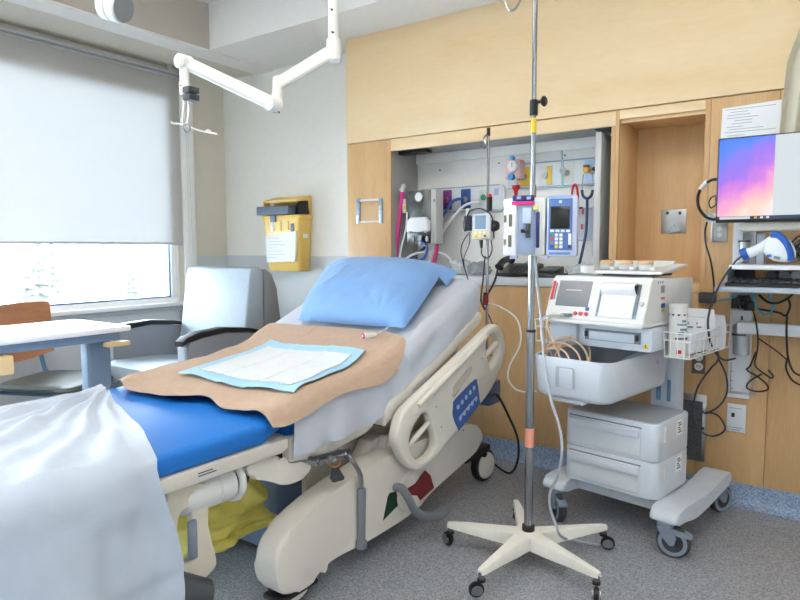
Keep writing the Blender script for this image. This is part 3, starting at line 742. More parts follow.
# nurse call lead
c = bedpt(-1.648-BX, 2.10, .045)
cl = thing('call_button', 'white call button with a pink ring lying below the pillow', 'call button', c)
obj('body', MB().cyl(c+V((-.008, -.012, .002)), c+V((.022, .035, .006)), .014, .009, 14, .003), M_white, cl)
obj('pink_ring', MB().cyl(c+V((-.0105, -.016, .0017)), c+V((-.008, -.012, .002)), .0125, .0125, 14), mat('dusty_pink', (206, 60, 110), .4), cl)
obj('button_centre', MB().cyl(c+V((-.0115, -.0176, .0015)), c+V((-.010, -.0155, .0017)), .006, .006, 12), M_white, cl)
obj('lead', MB().tube([c+V((.02, .032, .006)), c+V((.04, .07, .022)), c+V((.05, .12, .05))], .004, 6), M_lgrey, cl)
# yellow waste bag hanging below the foot section
M_bag = mat('yellow_film', (242, 226, 116), .28, var=.06, vscale=9, bump=.3, bscale=14)
bag = thing('waste_bag', 'crumpled yellow plastic bag hanging under the bed frame', 'waste bag', (-1.82, 1.395, .15))
def bagpt(a, t):
    # a around, t bottom to top
    w, d = .185+.012*sin(t*5), .12
    ca, sa = cos(a), sin(a); k = (abs(ca)**5+abs(sa)**5)**(-1/5)
    y = 1.395+w*k*ca*(1+.05*nz3(t*6, a*2, 3)); x = -1.82+d*k*sa
    x += .05*nz3(ca*2.2+t*3, sa*2, t*7)+.018*nz3(ca*5, sa*5, t*15)
    return V((x, y+.03*nz3(ca*2, t*6, 9), .175+.36*t+.02*ca*t+.012*nz3(ca*3, sa*3, t*4)))
mb = MB(); mb.loft([[bagpt(2*pi*k/64, j/36) for k in range(64)] for j in range(37)])
obj('bag_film', mb, M_bag, bag, ang=70)
rim = MB()
rim.tube([bagpt(2*pi*k/40, .62+.03*sin(k*.9))+V((.014*sin(2*pi*k/40), .012*cos(2*pi*k/40), 0)) for k in range(40)], .014, 8, 2, True)
obj('cuff', rim, M_bag, bag)
rim = MB(); rim.tube([bagpt(2*pi*k/40, .06)+V((.006*sin(2*pi*k/40), .006*cos(2*pi*k/40), 0)) for k in range(40)], .016, 8, 2, True)
obj('folded_base', rim, M_bag, bag)
# ================================================================== DRIP STAND WITH PUMP
PX, PY_ = -.953, 2.205
iv = thing('drip_stand', 'tall chrome drip stand on a white five-legged wheeled base', 'drip stand', (PX, PY_, 0))
M_base = mat('chipped_white_enamel', (232, 230, 222), .4, var=.03, vscale=30)
hub = obj('base_hub', MB().lathe([(0, .062), (.040, .062), (.062, .095), (.060, .112), (.03, .120), (0, .120)], (PX, PY_, 0), n=30), M_base, iv)
for k in range(5):
    a = radians(50+72*k); d = V((cos(a), sin(a), 0)); nn = V((-sin(a), cos(a), 0)); L = .345 if k != 2 else .32
    P0 = V((PX, PY_, 0))
    rings = []
    for t, hw_, zt, zb in ((.035, .034, .115, .062), (.12, .026, .112, .064), (.24, .018, .107, .074), (L-.012, .0125, .101, .080), (L, .009, .099, .082)):
        c = P0+d*t; r = []
        for (u, w) in ((-1, 0), (-.85, 1), (.85, 1), (1, 0), (1, -1), (.8, -1), (.72, .35), (-.72, .35), (-.8, -1), (-1, -1)):
            z = zt if w == 1 else zt-.006 if w == 0 else zb if w == -1 else zt-.008
            r.append(c+nn*(hw_*u)+V((0, 0, z)))
        rings.append(r)
    leg = obj('leg', MB().loft(rings), M_base, iv)
    e = P0+d*(L-.012); sw = radians(20+67*k)
    f = V((cos(sw), sin(sw), 0)); ax = V((-sin(sw), cos(sw), 0)); wc = e+f*.018+V((0, 0, .027))
    cs = obj('caster', MB().cyl(e+V((0, 0, .058)), e+V((0, 0, .082)), .011, n=14), M_chrome, iv)
    obj('stem_collar', MB().cyl(e+V((0, 0, .056)), e+V((0, 0, .064)), .015, n=14), M_blackp, cs)
    obj('wheel', MB().cyl(wc-ax*.009, wc+ax*.009, .027, n=24, bev=.004), M_black, cs)
    for sg in (-1, 1):
        m2 = MB(); q0 = wc+ax*(.0115*sg)
        m2.loft([[q0+ax*(o_*sg)+f*(.021*cos(t))*1+V((0, 0, .021*sin(t))) if not (pi < t < 2*pi) else q0+ax*(o_*sg)+f*(.021*cos(t))+V((0, 0, -.004+.012*sin(t))) for t in [2*pi*i/16 for i in range(16)]] for o_ in (0, .003)])
        obj('wheel_horn', m2, M_chrome, cs)
def pz(y): return hw(531, y, PY_).z
def pt(z): return V((PX+.004, PY_, z))
obj('socket_ring', MB().cyl(pt(.118), pt(.140), .024, n=20), M_black, iv)
obj('lower_tube', MB().cyl(pt(.12), pt(pz(331)), .0165, n=20), M_chrome, iv)
obj('black_joint', MB().cyl(pt(pz(332)), pt(pz(329.5)), .0178, n=20), M_black, iv)
obj('middle_tube', MB().cyl(pt(pz(331)), pt(pz(185)), .0125, n=18), M_chrome, iv)
obj('upper_tube', MB().cyl(pt(pz(190)), pt(2.19), .0088, n=16), M_chrome, iv)
obj('peach_tape', MB().cyl(pt(pz(447)), pt(pz(428)), .0172, n=20), mat('peach_tape', (232, 158, 134), .7), iv)
obj('yellow_tape', MB().cyl(pt(pz(133)), pt(pz(118.5)), .0100, n=16), mat('yellow_tape', (222, 190, 60), .7), iv)
obj('height_collar', MB().cyl(pt(pz(116)), pt(pz(100.5)), .0155, n=18, bev=.002), M_blackp, iv)
kz = pz(103); kn = obj('knob', MB().cyl(pt(kz)+V((.012, 0, 0)), pt(kz)+V((.032, 0, 0)), .006, n=10), M_blackp, iv)
obj('knob_head', MB().lathe([(0, 0), (.013, 0), (.019, .006), (.019, .012), (.012, .018), (0, .019)], pt(kz)+V((.03, 0, 0)), (1, 0, 0), 16), M_blackp, kn)
for sg, nm in ((-1, 'hook'), (1, 'hook')):
    T = pt(2.185)
    if sg < 0: P = [T, T+V((-.05, 0, .012)), T+V((-.098, 0, -.01)), T+V((-.118, 0, -.06)), T+V((-.108, 0, -.098)), T+V((-.085, 0, -.108)), T+V((-.062, 0, -.085)), T+V((-.055, 0, -.05))]
    else: P = [T, T+V((.05, -.02, .012)), T+V((.080, -.03, -.01)), T+V((.078, -.03, -.07)), T+V((.082, -.03, -.105)), T+V((.094, -.03, -.118)), T+V((.108, -.03, -.105)), T+V((.11, -.03, -.07))]
    obj(nm, MB().tube(P, .0038, 8), M_chrome, iv)

# ---- infusion pump
PF = 2.06
M_lav = mat('pump_lavender', (196, 204, 232), .4); M_pface = mat('pump_blue', (84, 116, 178), .4)
def q2(x0, y0, x1, y1, f=PF):
    c = (x0+x1)/2; return hw(x0, y1, f).x, hw(x1, y0, f).x, hw(c, y1, f).z, hw(c, y0, f).z
x0, x1, z0, z1 = q2(503.5, 197, 576.5, 256.5)
pump = thing('infusion_pump', 'lavender and blue infusion pump with a dark screen clamped to the drip stand', 'infusion pump', ((x0+x1)/2, PF+.06, z0))
def pb(nm, r, d, m, par=None, bev=.002, back=.0):
    x0, x1, z0, z1 = q2(*r)
    return obj(nm, MB().b2((x0, PF-d, z0), (x1, PF+back, z1), bev), m, par or pump)
def pbx(nm, r, y0, y1, m, par=None, bev=.004):
    x0, x1, z0, z1 = q2(*r); return obj(nm, MB().b2((x0, y0, z0), (x1, y1, z1), bev), m, par or pump)
mod = pbx('module', (503.5, 198, 544.5, 255.5), PF, PF+.125, M_white, None, .008)
pb('door_panel', (503.5, 199.5, 516, 255), .010, mat('pump_white', (236, 238, 246), .4), mod, .003)
for r in ((504.2, 216, 506.6, 223), (504, 239.5, 506.2, 245.5), (508.8, 215, 512, 227), (508.2, 235.5, 511.4, 247)): pb('vent_slot', r, .0115, mat('slot_olive', (110, 108, 92), .6), mod, 0)
pb('recess', (516.5, 206, 534.5, 254), .003, mat('pump_recess', (150, 168, 198), .45), mod)
pb('cassette', (522, 208, 531, 224), .016, mat('pump_clear', (196, 212, 230), .25), mod, .004)
pb('latch', (520.5, 229.5, 524, 233), .02, M_blackp, mod, .001); pb('latch_lever', (525, 224, 529.5, 238), .014, M_dgrey, mod, .002); pb('latch_stem', (523, 231, 528, 233), .018, M_blackp, mod, .001)
pb('display_band', (512.5, 196, 533.5, 201.5), .012, M_navy, mod)
for x in (516.5, 526): pb('band_button', (x, 197.2, x+4.2, 200), .0135, mat('button_sky', (150, 190, 230), .4), mod, .001)
pb('pink_label', (511.8, 202, 533.5, 205.2), .012, M_pink, mod, .001)
pb('door_lever', (534.8, 212, 538.6, 248), .016, M_navy, mod, .004)
pb('yellow_tab', (532.5, 206, 537, 210), .011, mat('tab_yellow', (230, 214, 120), .5), mod, .001)
con = pbx('controller', (544.8, 194.5, 576.8, 256.8), PF-.008, PF+.11, M_lav, None, .008)
pb('face_plate', (547, 198.2, 571.8, 250), .011, M_pface, con, .002)
pb('screen', (549.2, 206, 568.8, 228.6), .0125, mat('dark_screen', (26, 24, 26), .15), con, .001)
pb('logo_mark', (557.8, 200.2, 560.8, 202.8), .0125, M_lav, con, 0)
pb('label_band', (546.5, 195.4, 571, 197.6), .0095, mat('label_pale', (150, 178, 214), .5), con, 0)
pb('brand_strip', (547.5, 252.3, 569, 254.6), .0095, mat('label_mid', (96, 140, 196), .5), con, 0)
keys = [(549, 553), (554.3, 558.3), (559.6, 563.6), (564.9, 568.9)]
for a, b in keys: pb('soft_key', (a, 229.6, b, 232), .0135, mat('key_white', (232, 236, 244), .5), con, .0008)
kc = {(0, 0): (60, 150, 110), (1, 0): (214, 70, 90), (2, 0): (130, 150, 130), (3, 0): (40, 80, 200), (3, 1): (226, 190, 50), (3, 3): (40, 50, 90)}
for r in range(4):
    for c in range(4):
        if c == 3 and r in (1, 2): continue
        y = 233.4+3.95*r; a = (549, 553.6, 558.1, 567)[c]; w = 3.3
        h = 11.2 if (c == 3 and r == 0) else 3.1
        col = kc.get((r, c)); m = mat('key_%d_%d' % (r, c), col, .5) if col else mat('key_white', (232, 236, 244), .5)
        pb('key', (a, y, a+w, y+h), .0135, m, con, .0008)
cz = pump.location.z+.11
obj('pump_clamp', MB().b2((PX-.03, PF+.105, cz-.04), (PX+.04, PY_+.025, cz+.04), .006), M_lgrey, pump)
for dx in (-.11, .005): obj('foot', MB().b2((pump.location.x+dx, PF+.01, z0-.008), (pump.location.x+dx+.025, PF+.05, z0+.004)), M_lav, pump)
pump.location.x -= .014; pump.rotation_euler = (0, 0, radians(17)); pump.scale = (.94, 1, 1)
cd = obj('pump_cable', MB().tube([hw(535.5, 256, 2.15), hw(536.5, 275, 2.15), hw(540, 310, 2.14), hw(542, 335, 2.13), hw(545, 365, 2.12), hw(551, 400, 2.11), hw(559, 425, 2.10), hw(562, 450, 2.09), hw(558, 475, 2.10), hw(550, 492, 2.12), hw(550, 508, 2.14), hw(556, 525, 2.16), hw(561, 536, 2.20), fl(575, 541, .008), fl(600, 545, .008)], .0052, 8), mat('cable_grey', (176, 182, 192), .5))
tag(cd, 'grey pump cable dropping beside the drip stand to the floor', 'cable')
cd = obj('white_lead', MB().tube([hw(488.5, 303, 2.84), hw(500, 307, 2.82), hw(513, 315, 2.8), hw(519.5, 326, 2.78), hw(520, 345, 2.75), hw(510, 365, 2.72), hw(508, 378, 2.7), hw(514, 388, 2.7), hw(524, 392, 2.7), hw(536, 391, 2.68)], .004, 8), M_white)
tag(cd, 'thin white lead looping in front of the maple panel beside the stand', 'cable')

# ================================================================== FETAL MONITOR CART
CO, CTH = V((-.715, 2.876, 0)), radians(-10)
CM = Matrix.Translation(CO) @ Matrix.Rotation(CTH, 4, 'Z')
def cw(x, y, z): return CM @ V((x, y, z))
M_cart = mat('cart_white', (208, 216, 227), .38); M_cartg = mat('cart_grey', (186, 192, 200), .4)
cart = thing('equipment_cart', 'white wheeled cart with two drawers, an open bin and wire side baskets', 'equipment cart', CO, CTH)
L = dict(local=True)
for sx in (-1, 1):
    x = .243*sx
    pr = [(-.318, .142), (-.315, .168), (-.29, .182), (-.20, .188), (-.10, .180), (.0, .176), (.12, .184), (.22, .198), (.29, .196), (.315, .18), (.31, .150), (.25, .140), (.16, .132), (.06, .120), (-.06, .112), (-.14, .114), (-.22, .128), (-.28, .134)]
    obj('base_beam', MB().prism(smooth2(pr, 3), 0, x-.055, x+.055, .014, 3), M_cart, cart, **L)
obj('base_bridge', MB().b2((-.22, -.20, .125), (.22, .16, .165), .01), M_cart, cart, **L)
def cart_caster(x, y, ang, r=.062, brake=True):
    d = V((cos(ang), sin(ang), 0)); ax = V((-sin(ang), cos(ang), 0)); c = V((x, y, 0))+d*.03+V((0, 0, r))
    k = obj('caster', MB().lathe([(0, .0), (.032, 0), (.034, .03), (.030, .036), (0, .036)], (x, y, .105)), M_bluegrey, cart, **L)
    m2 = MB()
    for sg in (-1, 1):
        q = c+ax*(.021*sg)
        m2.loft([[V((x, y, .118))+ax*(.021*sg)+d*a+V((0, 0, b))+ax*(o_*sg) for a, b in ((-.03, .0), (.028, .0), (.045, -.035), (.038, -.062), (.022, -.068), (-.002, -.045))] for o_ in (0, .006)])
    m2.cyl(c-ax*.028, c+ax*.028, .009, n=12)
    obj('fork', m2, M_bluegrey, k, **L)
    obj('wheel', MB().lathe([(0, -.012), (r*.55, -.014), (r*.62, -.017), (r*.9, -.017), (r, -.010), (r, .010), (r*.9, .017), (r*.62, .017), (r*.55, .014), (0, .012)], c, ax, 32), M_dgrey, k, **L)
    obj('wheel_ring', MB().lathe([(r*.62, .0145), (r*.64, .0185), (r*.86, .0185), (r*.88, .0155)], c, ax, 32).lathe([(r*.62, -.0145), (r*.64, -.0185), (r*.86, -.0185), (r*.88, -.0155)], c, ax, 32), M_bluegrey, k, **L)
    if brake: obj('brake_lever', MB().prism([(0, .0), (.03, .006), (.075, -.004), (.098, -.016), (.096, -.026), (.06, -.018), (.02, -.02)], 1, -.020, .020, .004).xf(Matrix.Translation((x, y, .112)) @ Matrix.Rotation(ang, 4, 'Z')), M_bluegrey, k, **L)
cart_caster(-.243, -.285, radians(-40)); cart_caster(.243, -.285, radians(10)); cart_caster(-.243, .27, radians(120), brake=False); cart_caster(.243, .27, radians(70), brake=False)
# drawers
DX0, DX1, DY0, DY1 = -.222, .192, -.262, .075
for i, (z0, z1) in enumerate(((.190, .342), (.345, .498))):
    sh = obj('drawer_case', MB().xf(Matrix()) .prism(rrect(DX1-DX0, DY1-DY0, .035, 6, (DX0+DX1)/2, (DY0+DY1)/2), 2, z0, z1, .006), M_cart, cart, **L)
    dr = obj('drawer', MB().b2((DX0+.028, DY0-.006, z0+.016), (DX1-.068, DY0+.02, z1-.022), .004), mat('drawer_front', (214, 220, 228), .38), cart, **L)
    obj('drawer_pull', MB().b2((DX0+.03, DY0-.020, z1-.062), (DX1-.07, DY0-.004, z1-.027), .006), M_cart, dr, **L)
    obj('drawer_gap', MB().b2((DX0+.026, DY0-.0035, z1-.024), (DX1-.066, DY0+.02, z1-.018)), M_mgrey, dr, **L)
    obj('side_latch', MB().b2((DX1-.002, -.20, z0+.075), (DX1+.006, -.188, z0+.135), .002), M_white, sh, **L)
    sl = MB()
    for k in range(5): sl.b2((DX1-.001, -.060+.006*(k % 2), z0+.083+.010*k), (DX1+.0012, -.022-.008*(k % 3), z0+.088+.010*k))
    obj('side_sticker', MB().b2((DX1-.001, -.075, z0+.072), (DX1+.0006, -.012, z0+.138)), M_paper, sh, **L)
    obj('sticker_print', sl, M_ink, sh, **L)
obj('top_inset', MB().prism(rrect(DX1-DX0-.03, DY1-DY0-.03, .03, 6, (DX0+DX1)/2, (DY0+DY1)/2), 2, .4975, .5005), mat('top_inset_grey', (166, 172, 178), .3), cart, **L)
# post and housing
obj('post', MB().b2((-.03, .175, .165), (.10, .24, .80), .008), M_cart, cart, **L)
obj('post_channel', MB().b2((.0, .169, .50), (.02, .176, .60)).b2((.05, .169, .50), (.065, .176, .60)), mat('channel_blue', (110, 150, 190), .4), cart, **L)
hs = obj('housing', MB().b2((-.298, -.255, .785), (.155, .17, .885), .008), M_cart, cart, **L)
obj('housing_flap', MB().b2((-.297, -.275, .795), (-.165, -.24, .886), .006), M_cart, hs, **L)
obj('slot_recess', MB().b2((-.135, -.2575, .815), (.110, -.250, .862)), M_mgrey, hs, **L)
obj('slot_tray', MB().b2((-.115, -.262, .817), (.085, -.250, .853), .003), M_cart, hs, **L)
for x in (-.128, .096): obj('slot_clip', MB().b2((x-.006, -.2635, .828), (x+.006, -.250, .852), .001), M_blackp, hs, **L)
obj('warning_label', MB().prism([(.118, .800), (.144, .800), (.131, .824)], 1, -.2565, -.254), mat('warning_yellow', (236, 206, 40), .5), hs, **L)
obj('warning_mark', MB().b2((.1295, -.2572, .804), (.1325, -.256, .815)), M_blackp, hs, **L)
# open bin
BI = [(-.290, -.425), (.062, .165)]
def bin_rings():
    cx, cy = (BI[0][0]+BI[1][0])/2, (BI[0][1]+BI[1][1])/2; w, d = BI[1][0]-BI[0][0], BI[1][1]-BI[0][1]
    R = []
    for z, k in ((.578, -.022), (.586, -.010), (.60, -.004), (.748, .004), (.752, .002), (.748, -.004), (.61, -.012), (.602, -.018)):
        R.append([(x, y, z) for x, y in rrect(w+2*k, d+2*k, .055, 7, cx, cy)])
    return R
bn = obj('storage_bin', MB().loft(bin_rings()), M_cart, cart, **L)
obj('bin_handle_recess', MB().prism(rrect(.085, .088, .008, 3, -.128, .672), 1, -.4285, -.420), mat('recess_grey', (170, 178, 188), .45), bn, **L)
obj('bin_handle_panel', MB().b2((-.156, -.431, .626), (-.092, -.42, .712), .006), M_cart, bn, **L)
obj('bin_runner', MB().b2((-.21, -.40, .560), (-.06, .05, .580), .006), M_cart, bn, **L)
obj('bin_dimple', MB().cyl((.064, .02, .705), (.0665, .02, .705), .011, n=16), M_cartg, bn, **L)
for x0, x1, y0, y1, r0 in ((-.26, -.02, -.32, .02, .05),):
    pass
# wire baskets on both sides
M_wire = mat('white_wire', (238, 240, 242), .35)
def basket(x0, x1, y0, y1, z0, z1):
    b = MB(); r = .0028
    for z, k in ((z1, 0), (z0, .006), ((z0+z1)/2+.018, .002)):
        b.tube([(x0+k, y0+k, z), (x1-k, y0+k, z), (x1-k, y1-k, z), (x0+k, y1-k, z)], r*(1.25 if k == 0 else 1), 6, 1, True)
    n = 6
    for i in range(n+1):
        y = y0+(y1-y0)*i/n
        b.tube([(x0, y, z1), (x0+.006, y, z0), (x1-.006, y, z0), (x1, y, z1)], r*.8, 5, 1)
    m_ = 4
    for i in range(1, m_):
        x = x0+(x1-x0)*i/m_
        b.tube([(x, y0, z1), (x, y0+.006, z0), (x, y1-.006, z0), (x, y1, z1)], r*.8, 5, 1)
    return obj('wire_basket', b, M_wire, cart, **L)
basket(.164, .272, -.165, .29, .762, .862); basket(-.42, -.305, -.20, .2, .772, .872)
obj('basket_bracket', MB().b2((.152, .03, .80), (.166, .10, .86), .002), M_cartg, cart, **L)
obj('basket_bracket', MB().b2((-.306, .03, .80), (-.297, .10, .86), .002), M_cartg, cart, **L)

def wipes(x, y, z, r, h, lab):
    p = cw(x, y, z); t = thing('wipes_canister', lab, 'wipes canister', p, CTH+radians(-65), 'wipes canisters on the cart')
    obj('body', MB().lathe([(0, 0), (r, 0), (r, h-.022), (r*.99, h-.02)], (0, 0, 0), n=28).cyl((0, 0, h-.021), (0, 0, h-.02), r*.99), M_white, t, **L)
    obj('lid', MB().lathe([(r*1.01, h-.02), (r*1.03, h-.018), (r*1.03, h-.004), (r*.96, h), (0, h)], (0, 0, 0), n=28), M_white, t, **L)
    def band(nm, z0, z1, a0, a1, m):
        mb = MB(); A = [radians(a0+(a1-a0)*i/8) for i in range(9)]
        mb.grid(lambda u, v: (1.022*r*cos(A[int(round(u*8))]), 1.022*r*sin(A[int(round(u*8))]), z0+(z1-z0)*v), 8, 1, .0004); obj(nm, mb, m, t, **L)
    nb = mat('label_navy', (34, 64, 120), .5); tb = mat('label_teal', (84, 146, 180), .5)
    band('blue_stripe', h*.78, h*.81, -150, 150, nb); band('blue_stripe', h*.33, h*.36, -20, 120, nb); band('label_print', h*.60, h*.62, -10, 60, nb)
    band('label_print', h*.50, h*.54, 10, 60, tb); band('label_print', h*.66, h*.70, 20, 50, tb); band('label_print', h*.42, h*.47, -5, 35, nb); band('red_spot', h*.06, h*.13, -10, 22, M_red)
    return t
wipes(.204, -.125, .766, .035, .212, 'white wipes canister with navy stripes standing in the near side basket')
wipes(-.36, -.05, .776, .030, .175, 'white wipes canister half hidden behind the monitor beside coiled leads')
M_pack = mat('packet_white', (232, 234, 238), .6, bump=.15, bscale=30)
def packet(x, y, z, w, h, lean, yaw, lab, stripe):
    t = thing('gel_packet', lab, 'packet', cw(x, y, z), CTH+yaw, 'packets in the wire basket')
    R = Matrix.Rotation(lean, 4, 'Y')
    obj('pouch', MB().prism([(-w/2, 0), (w/2, 0), (w/2*1.02, h*.6), (w/2*.9, h), (-w/2*.8, h*1.03), (-w/2*1.02, h*.5)], 0, -.006, .006, .004).xf(R), M_pack, t, **L)
    if stripe: obj('print_stripe', MB().b2((.0058, -w*.42, h*.82), (.0068, w*.05, h*.87)).b2((.0058, -w*.1, h*.72), (.0068, w*.3, h*.75)).xf(R), mat('label_navy', (34, 64, 120), .5), t, **L)
packet(.200, -.035, .767, .075, .155, radians(10), radians(-55), 'white printed packet leaning just behind the striped canister in the basket', True)
packet(.212, .02, .767, .07, .15, radians(12), radians(-50), 'narrow white packet between two others in the wire basket', True)
packet(.205, .09, .767, .13, .175, radians(4), radians(-70), 'large plain white packet standing highest in the wire basket', False)
packet(.225, .185, .767, .12, .15, radians(12), radians(-75), 'plain white packet nearest the maple wall in the basket', False)

# ---- the monitor on the cart
mon = thing('fetal_monitor', 'white fetal monitor with a small grey screen and a paper printer', 'fetal monitor', cw(-.06, -.05, .886), CTH)
def ml(mb): return mb.xf(Matrix.Translation((.06, .05, -.886)))
side = [(-.325, .905), (-.318, .925), (-.262, 1.066), (-.245, 1.083), (.165, 1.072), (.172, 1.062), (.172, .898), (.16, .893), (-.30, .893)]
ca = obj('casing', ml(MB().prism(side, 0, -.290, .150, .007)), M_white, mon, **L)
obj('base_lip', ml(MB().b2((-.30, -.345, .888), (.155, -.1, .904), .004)), M_white, mon, **L)
obj('rubber_feet', ml(MB().b2((.06, -.30, .8855), (.13, -.24, .89)).b2((-.22, -.30, .8855), (-.15, -.24, .89))), M_mgrey, mon, **L)
# frame of the sloping front: origin on the slope
sa = atan2(1.066-.925, .318-.262)
def sl_(x, t, d=0):   # t along the slope 0..1, d out of it
    y0, z0, y1, z1 = -.318, .925, -.262, 1.066
    n = V((0, -(z1-z0), (y1-y0)*-1*-1)); n = V((0, -(z1-z0), (y1-y0))).normalized()
    return V((x, y0+(y1-y0)*t, z0+(z1-z0)*t))+n*d
def slab(nm, x0, x1, t0, t1, d, m, par=mon, dx=0, d0=-.004):
    mb = MB(); mb.loft([[sl_(x0, t0, e), sl_(x1, t0, e), sl_(x1+dx, t1, e), sl_(x0+dx, t1, e)] for e in (d0, d)])
    return obj(nm, ml(mb), m, par, **L)
slab('screen', -.252, -.098, .22, .97, .0015, mat('lcd_grey', (104, 112, 122), .2))
slab('screen_bar', -.215, -.14, .68, .71, .0017, M_lgrey)  # plain light grey bar across the screen
slab('red_label', -.283, -.271, .38, .95, .0018, mat('label_crimson', (222, 44, 70), .5))
slab('brand_strip', -.268, -.262, .4, .9, .0015, M_mgrey)
for i, x in enumerate((-.148, -.123, -.098)): obj('round_button', ml(MB().cyl(sl_(x, .02, -.002), sl_(x, .02, .006), .009, .008, 14)), mat('button_red', (204, 52, 84), .4), mon, **L)
slab('blue_button', -.105, -.09, .12, .21, .004, M_blue)
for x in (-.243, -.215): obj('lead_socket', ml(MB().b2((x-.013, -.333, .910), (x+.013, -.318, .926), .003)), M_cream, mon, **L)
obj('lead_plug', ml(MB().b2((-.205, -.345, .914), (-.16, -.318, .926), .003)), M_mgrey, mon, **L)
slab('printer_recess', -.058, .115, -.02, .93, .0005, mat('printer_frame', (150, 160, 172), .45))
slab('printer_door', -.044, .100, -.02, .62, .006, mat('printer_door', (222, 226, 232), .4))
slab('printer_roller', -.050, .106, .62, .9, .001, M_dgrey)
for x in (-.054, .104): slab('printer_hinge', x, x+.008, .1, .92, .007, M_bluegrey)
pp = MB().grid(lambda u, v: sl_(-.045+.150*u, .60+.36*v, .005+.034*sin(pi*v)*(.6+.5*u)), 10, 12, .0006); obj('paper', ml(pp), M_paper, mon, **L)
obj('eject_knob', ml(MB().cyl(sl_(.128, .40, 0), sl_(.128, .40, .008), .010, .009, 16)), M_cartg, mon, **L)
for (y, z, h_, w_, col, nm) in ((-.155, 1.035, .03, .035, (150, 152, 156), 'side_label'), (-.15, .998, .010, .034, (216, 104, 70), 'side_label'), (-.148, .968, .018, .036, (40, 104, 170), 'side_label'), (-.148, .948, .010, .030, (222, 190, 60), 'side_label')):
    obj(nm, ml(MB().b2((.149, y-w_/2, z-h_/2), (.1512, y+w_/2, z+h_/2))), mat('label_%d' % col[0], col, .5), mon, **L)
for k in range(3): obj('side_port', ml(MB().cyl((.149, -.20+.022*k, 1.064), (.1515, -.20+.022*k, 1.064), .005, n=10)), M_bluegrey, mon, **L)
# ---- tray of transducers on top
ty = thing('transducer_tray', 'white moulded tray holding three round transducers on top of the monitor', 'transducer tray', cw(-.03, -.02, 1.083), CTH)
def tl_(mb): return mb.xf(Matrix.Translation((.03, .02, -1.083)))
obj('tray_body', tl_(MB().b2((-.20, -.17, 1.092), (.10, .10, 1.106), .005).prism([(-.17, 1.094), (-.17, 1.104), (.04, 1.128), (.10, 1.133), (.10, 1.124), (.05, 1.118)], 0, .088, .150, .003)), M_white, ty, **L)
obj('tray_rim', tl_(MB().prism([(.04, 1.106), (.09, 1.106), (.095, 1.145), (.085, 1.145)], 0, -.20, .10, .003)), M_white, ty, **L)
obj('tray_feet', tl_(MB().b2((-.12, -.14, 1.0835), (.10, .06, 1.093))), M_dgrey, ty, **L)
obj('tray_cup', tl_(MB().cyl((-.175, -.165, 1.095), (-.175, -.165, 1.125), .033, .035, 20, .003)), M_white, ty, **L)
for k in range(4): obj('divider', tl_(MB().b2((-.192+.088*k, -.115, 1.105), (-.168+.088*k, .05, 1.122), .006)), M_white, ty, **L)
M_tan = mat('transducer_tan', (214, 180, 140), .5)
for k in range(3):
    p = cw(-.136+.088*k, -.07, 1.107); t = thing('transducer', ['tan topped round transducer next to the tray cup', 'tan topped round transducer in the middle of the tray', 'tan topped round transducer beside the raised flap'][k], 'transducer', p, CTH, 'transducers on the tray')
    obj('disc', MB().lathe([(0, 0), (.028, 0), (.031, .004), (.031, .020), (.029, .024), (0, .024)], (0, 0, 0), n=24), M_lgrey, t, **L)
    obj('top_face', MB().lathe([(.0, .044), (.026, .042), (.032, .034), (.032, .025), (0, .024)], (0, 0, 0), n=24), M_tan, t, **L)
# ---- tan leads coiled in the bin
M_lead = mat('tan_lead', (224, 196, 168), .5)
for k in range(5):
    c = V((-.225+.012*k, -.335+.02*k, .70)); R = .075+.010*(k % 3); tl = radians(18*k-20)
    P = [cw(*(c+V((R*cos(a)*cos(tl)+.01*sin(a*2+k), R*cos(a)*sin(tl)*.6, .012*k+R*1.05*sin(a)*.95)))) for a in [2*pi*i/12 for i in range(12)]]
    o = obj('coiled_lead', MB().tube(P, .0042, 7, 5, True), M_lead)
    tag(o, ['outermost tan lead coil standing in the cart bin', 'second tan lead coil in the cart bin', 'middle tan lead coil in the cart bin', 'fourth tan lead coil in the cart bin', 'innermost tan lead coil leaning into the cart bin'][k], 'lead', 'tan leads in the bin')
P = [cw(-.243, -.333, .918), cw(-.255, -.36, .90), cw(-.25, -.365, .86), cw(-.225, -.36, .80), cw(-.195, -.35, .74), cw(-.18, -.33, .70)]
tag(obj('monitor_lead', MB().tube(P, .0042, 7), M_lead), 'tan lead dropping from the monitor socket into the bin', 'lead', 'leads plugged into the monitor')
P = [cw(-.18, -.338, .92), cw(-.24, -.37, .918), cw(-.30, -.36, .89), cw(-.33, -.30, .86), cw(-.31, -.30, .80), cw(-.27, -.30, .74), cw(-.24, -.3, .68)]
tag(obj('monitor_lead', MB().tube(P, .0035, 7), M_cartg), 'grey lead looping sideways from the monitor plug', 'lead', 'leads plugged into the monitor')
tb = obj('paper_roll', MB().cyl(cw(-.06, -.17, .66), cw(.035, -.02, .74), .030, n=20, bev=.003), mat('roll_blue_white', (196, 212, 226), .5))
tag(tb, 'pale rolled sheet lying inside the cart bin', 'roll')
for k, (pts, c, nm) in enumerate(((((672, 335), (674, 355), (673, 375), (678, 392), (683, 402)), M_mgrey, 'grey cart cable hanging behind the drawers'), (((676, 335), (677.5, 352), (676, 372), (673, 396)), M_mgrey, 'second grey cart cable hanging behind the drawers'), (((681, 352), (684, 362), (682, 378), (674, 394)), mat('cable_blue', (40, 90, 190), .5), 'blue cart cable curving down behind the basket'))):
    tag(obj('cart_cable', MB().tube([hw(x, y, 3.19+.012*k) for x, y in pts]+[hw(679, 440, 3.19+.012*k), V((hw(679, 440, 3.2).x, 3.19+.012*k, .008))], .0045, 7), c), nm, 'cable', 'cables behind the cart')
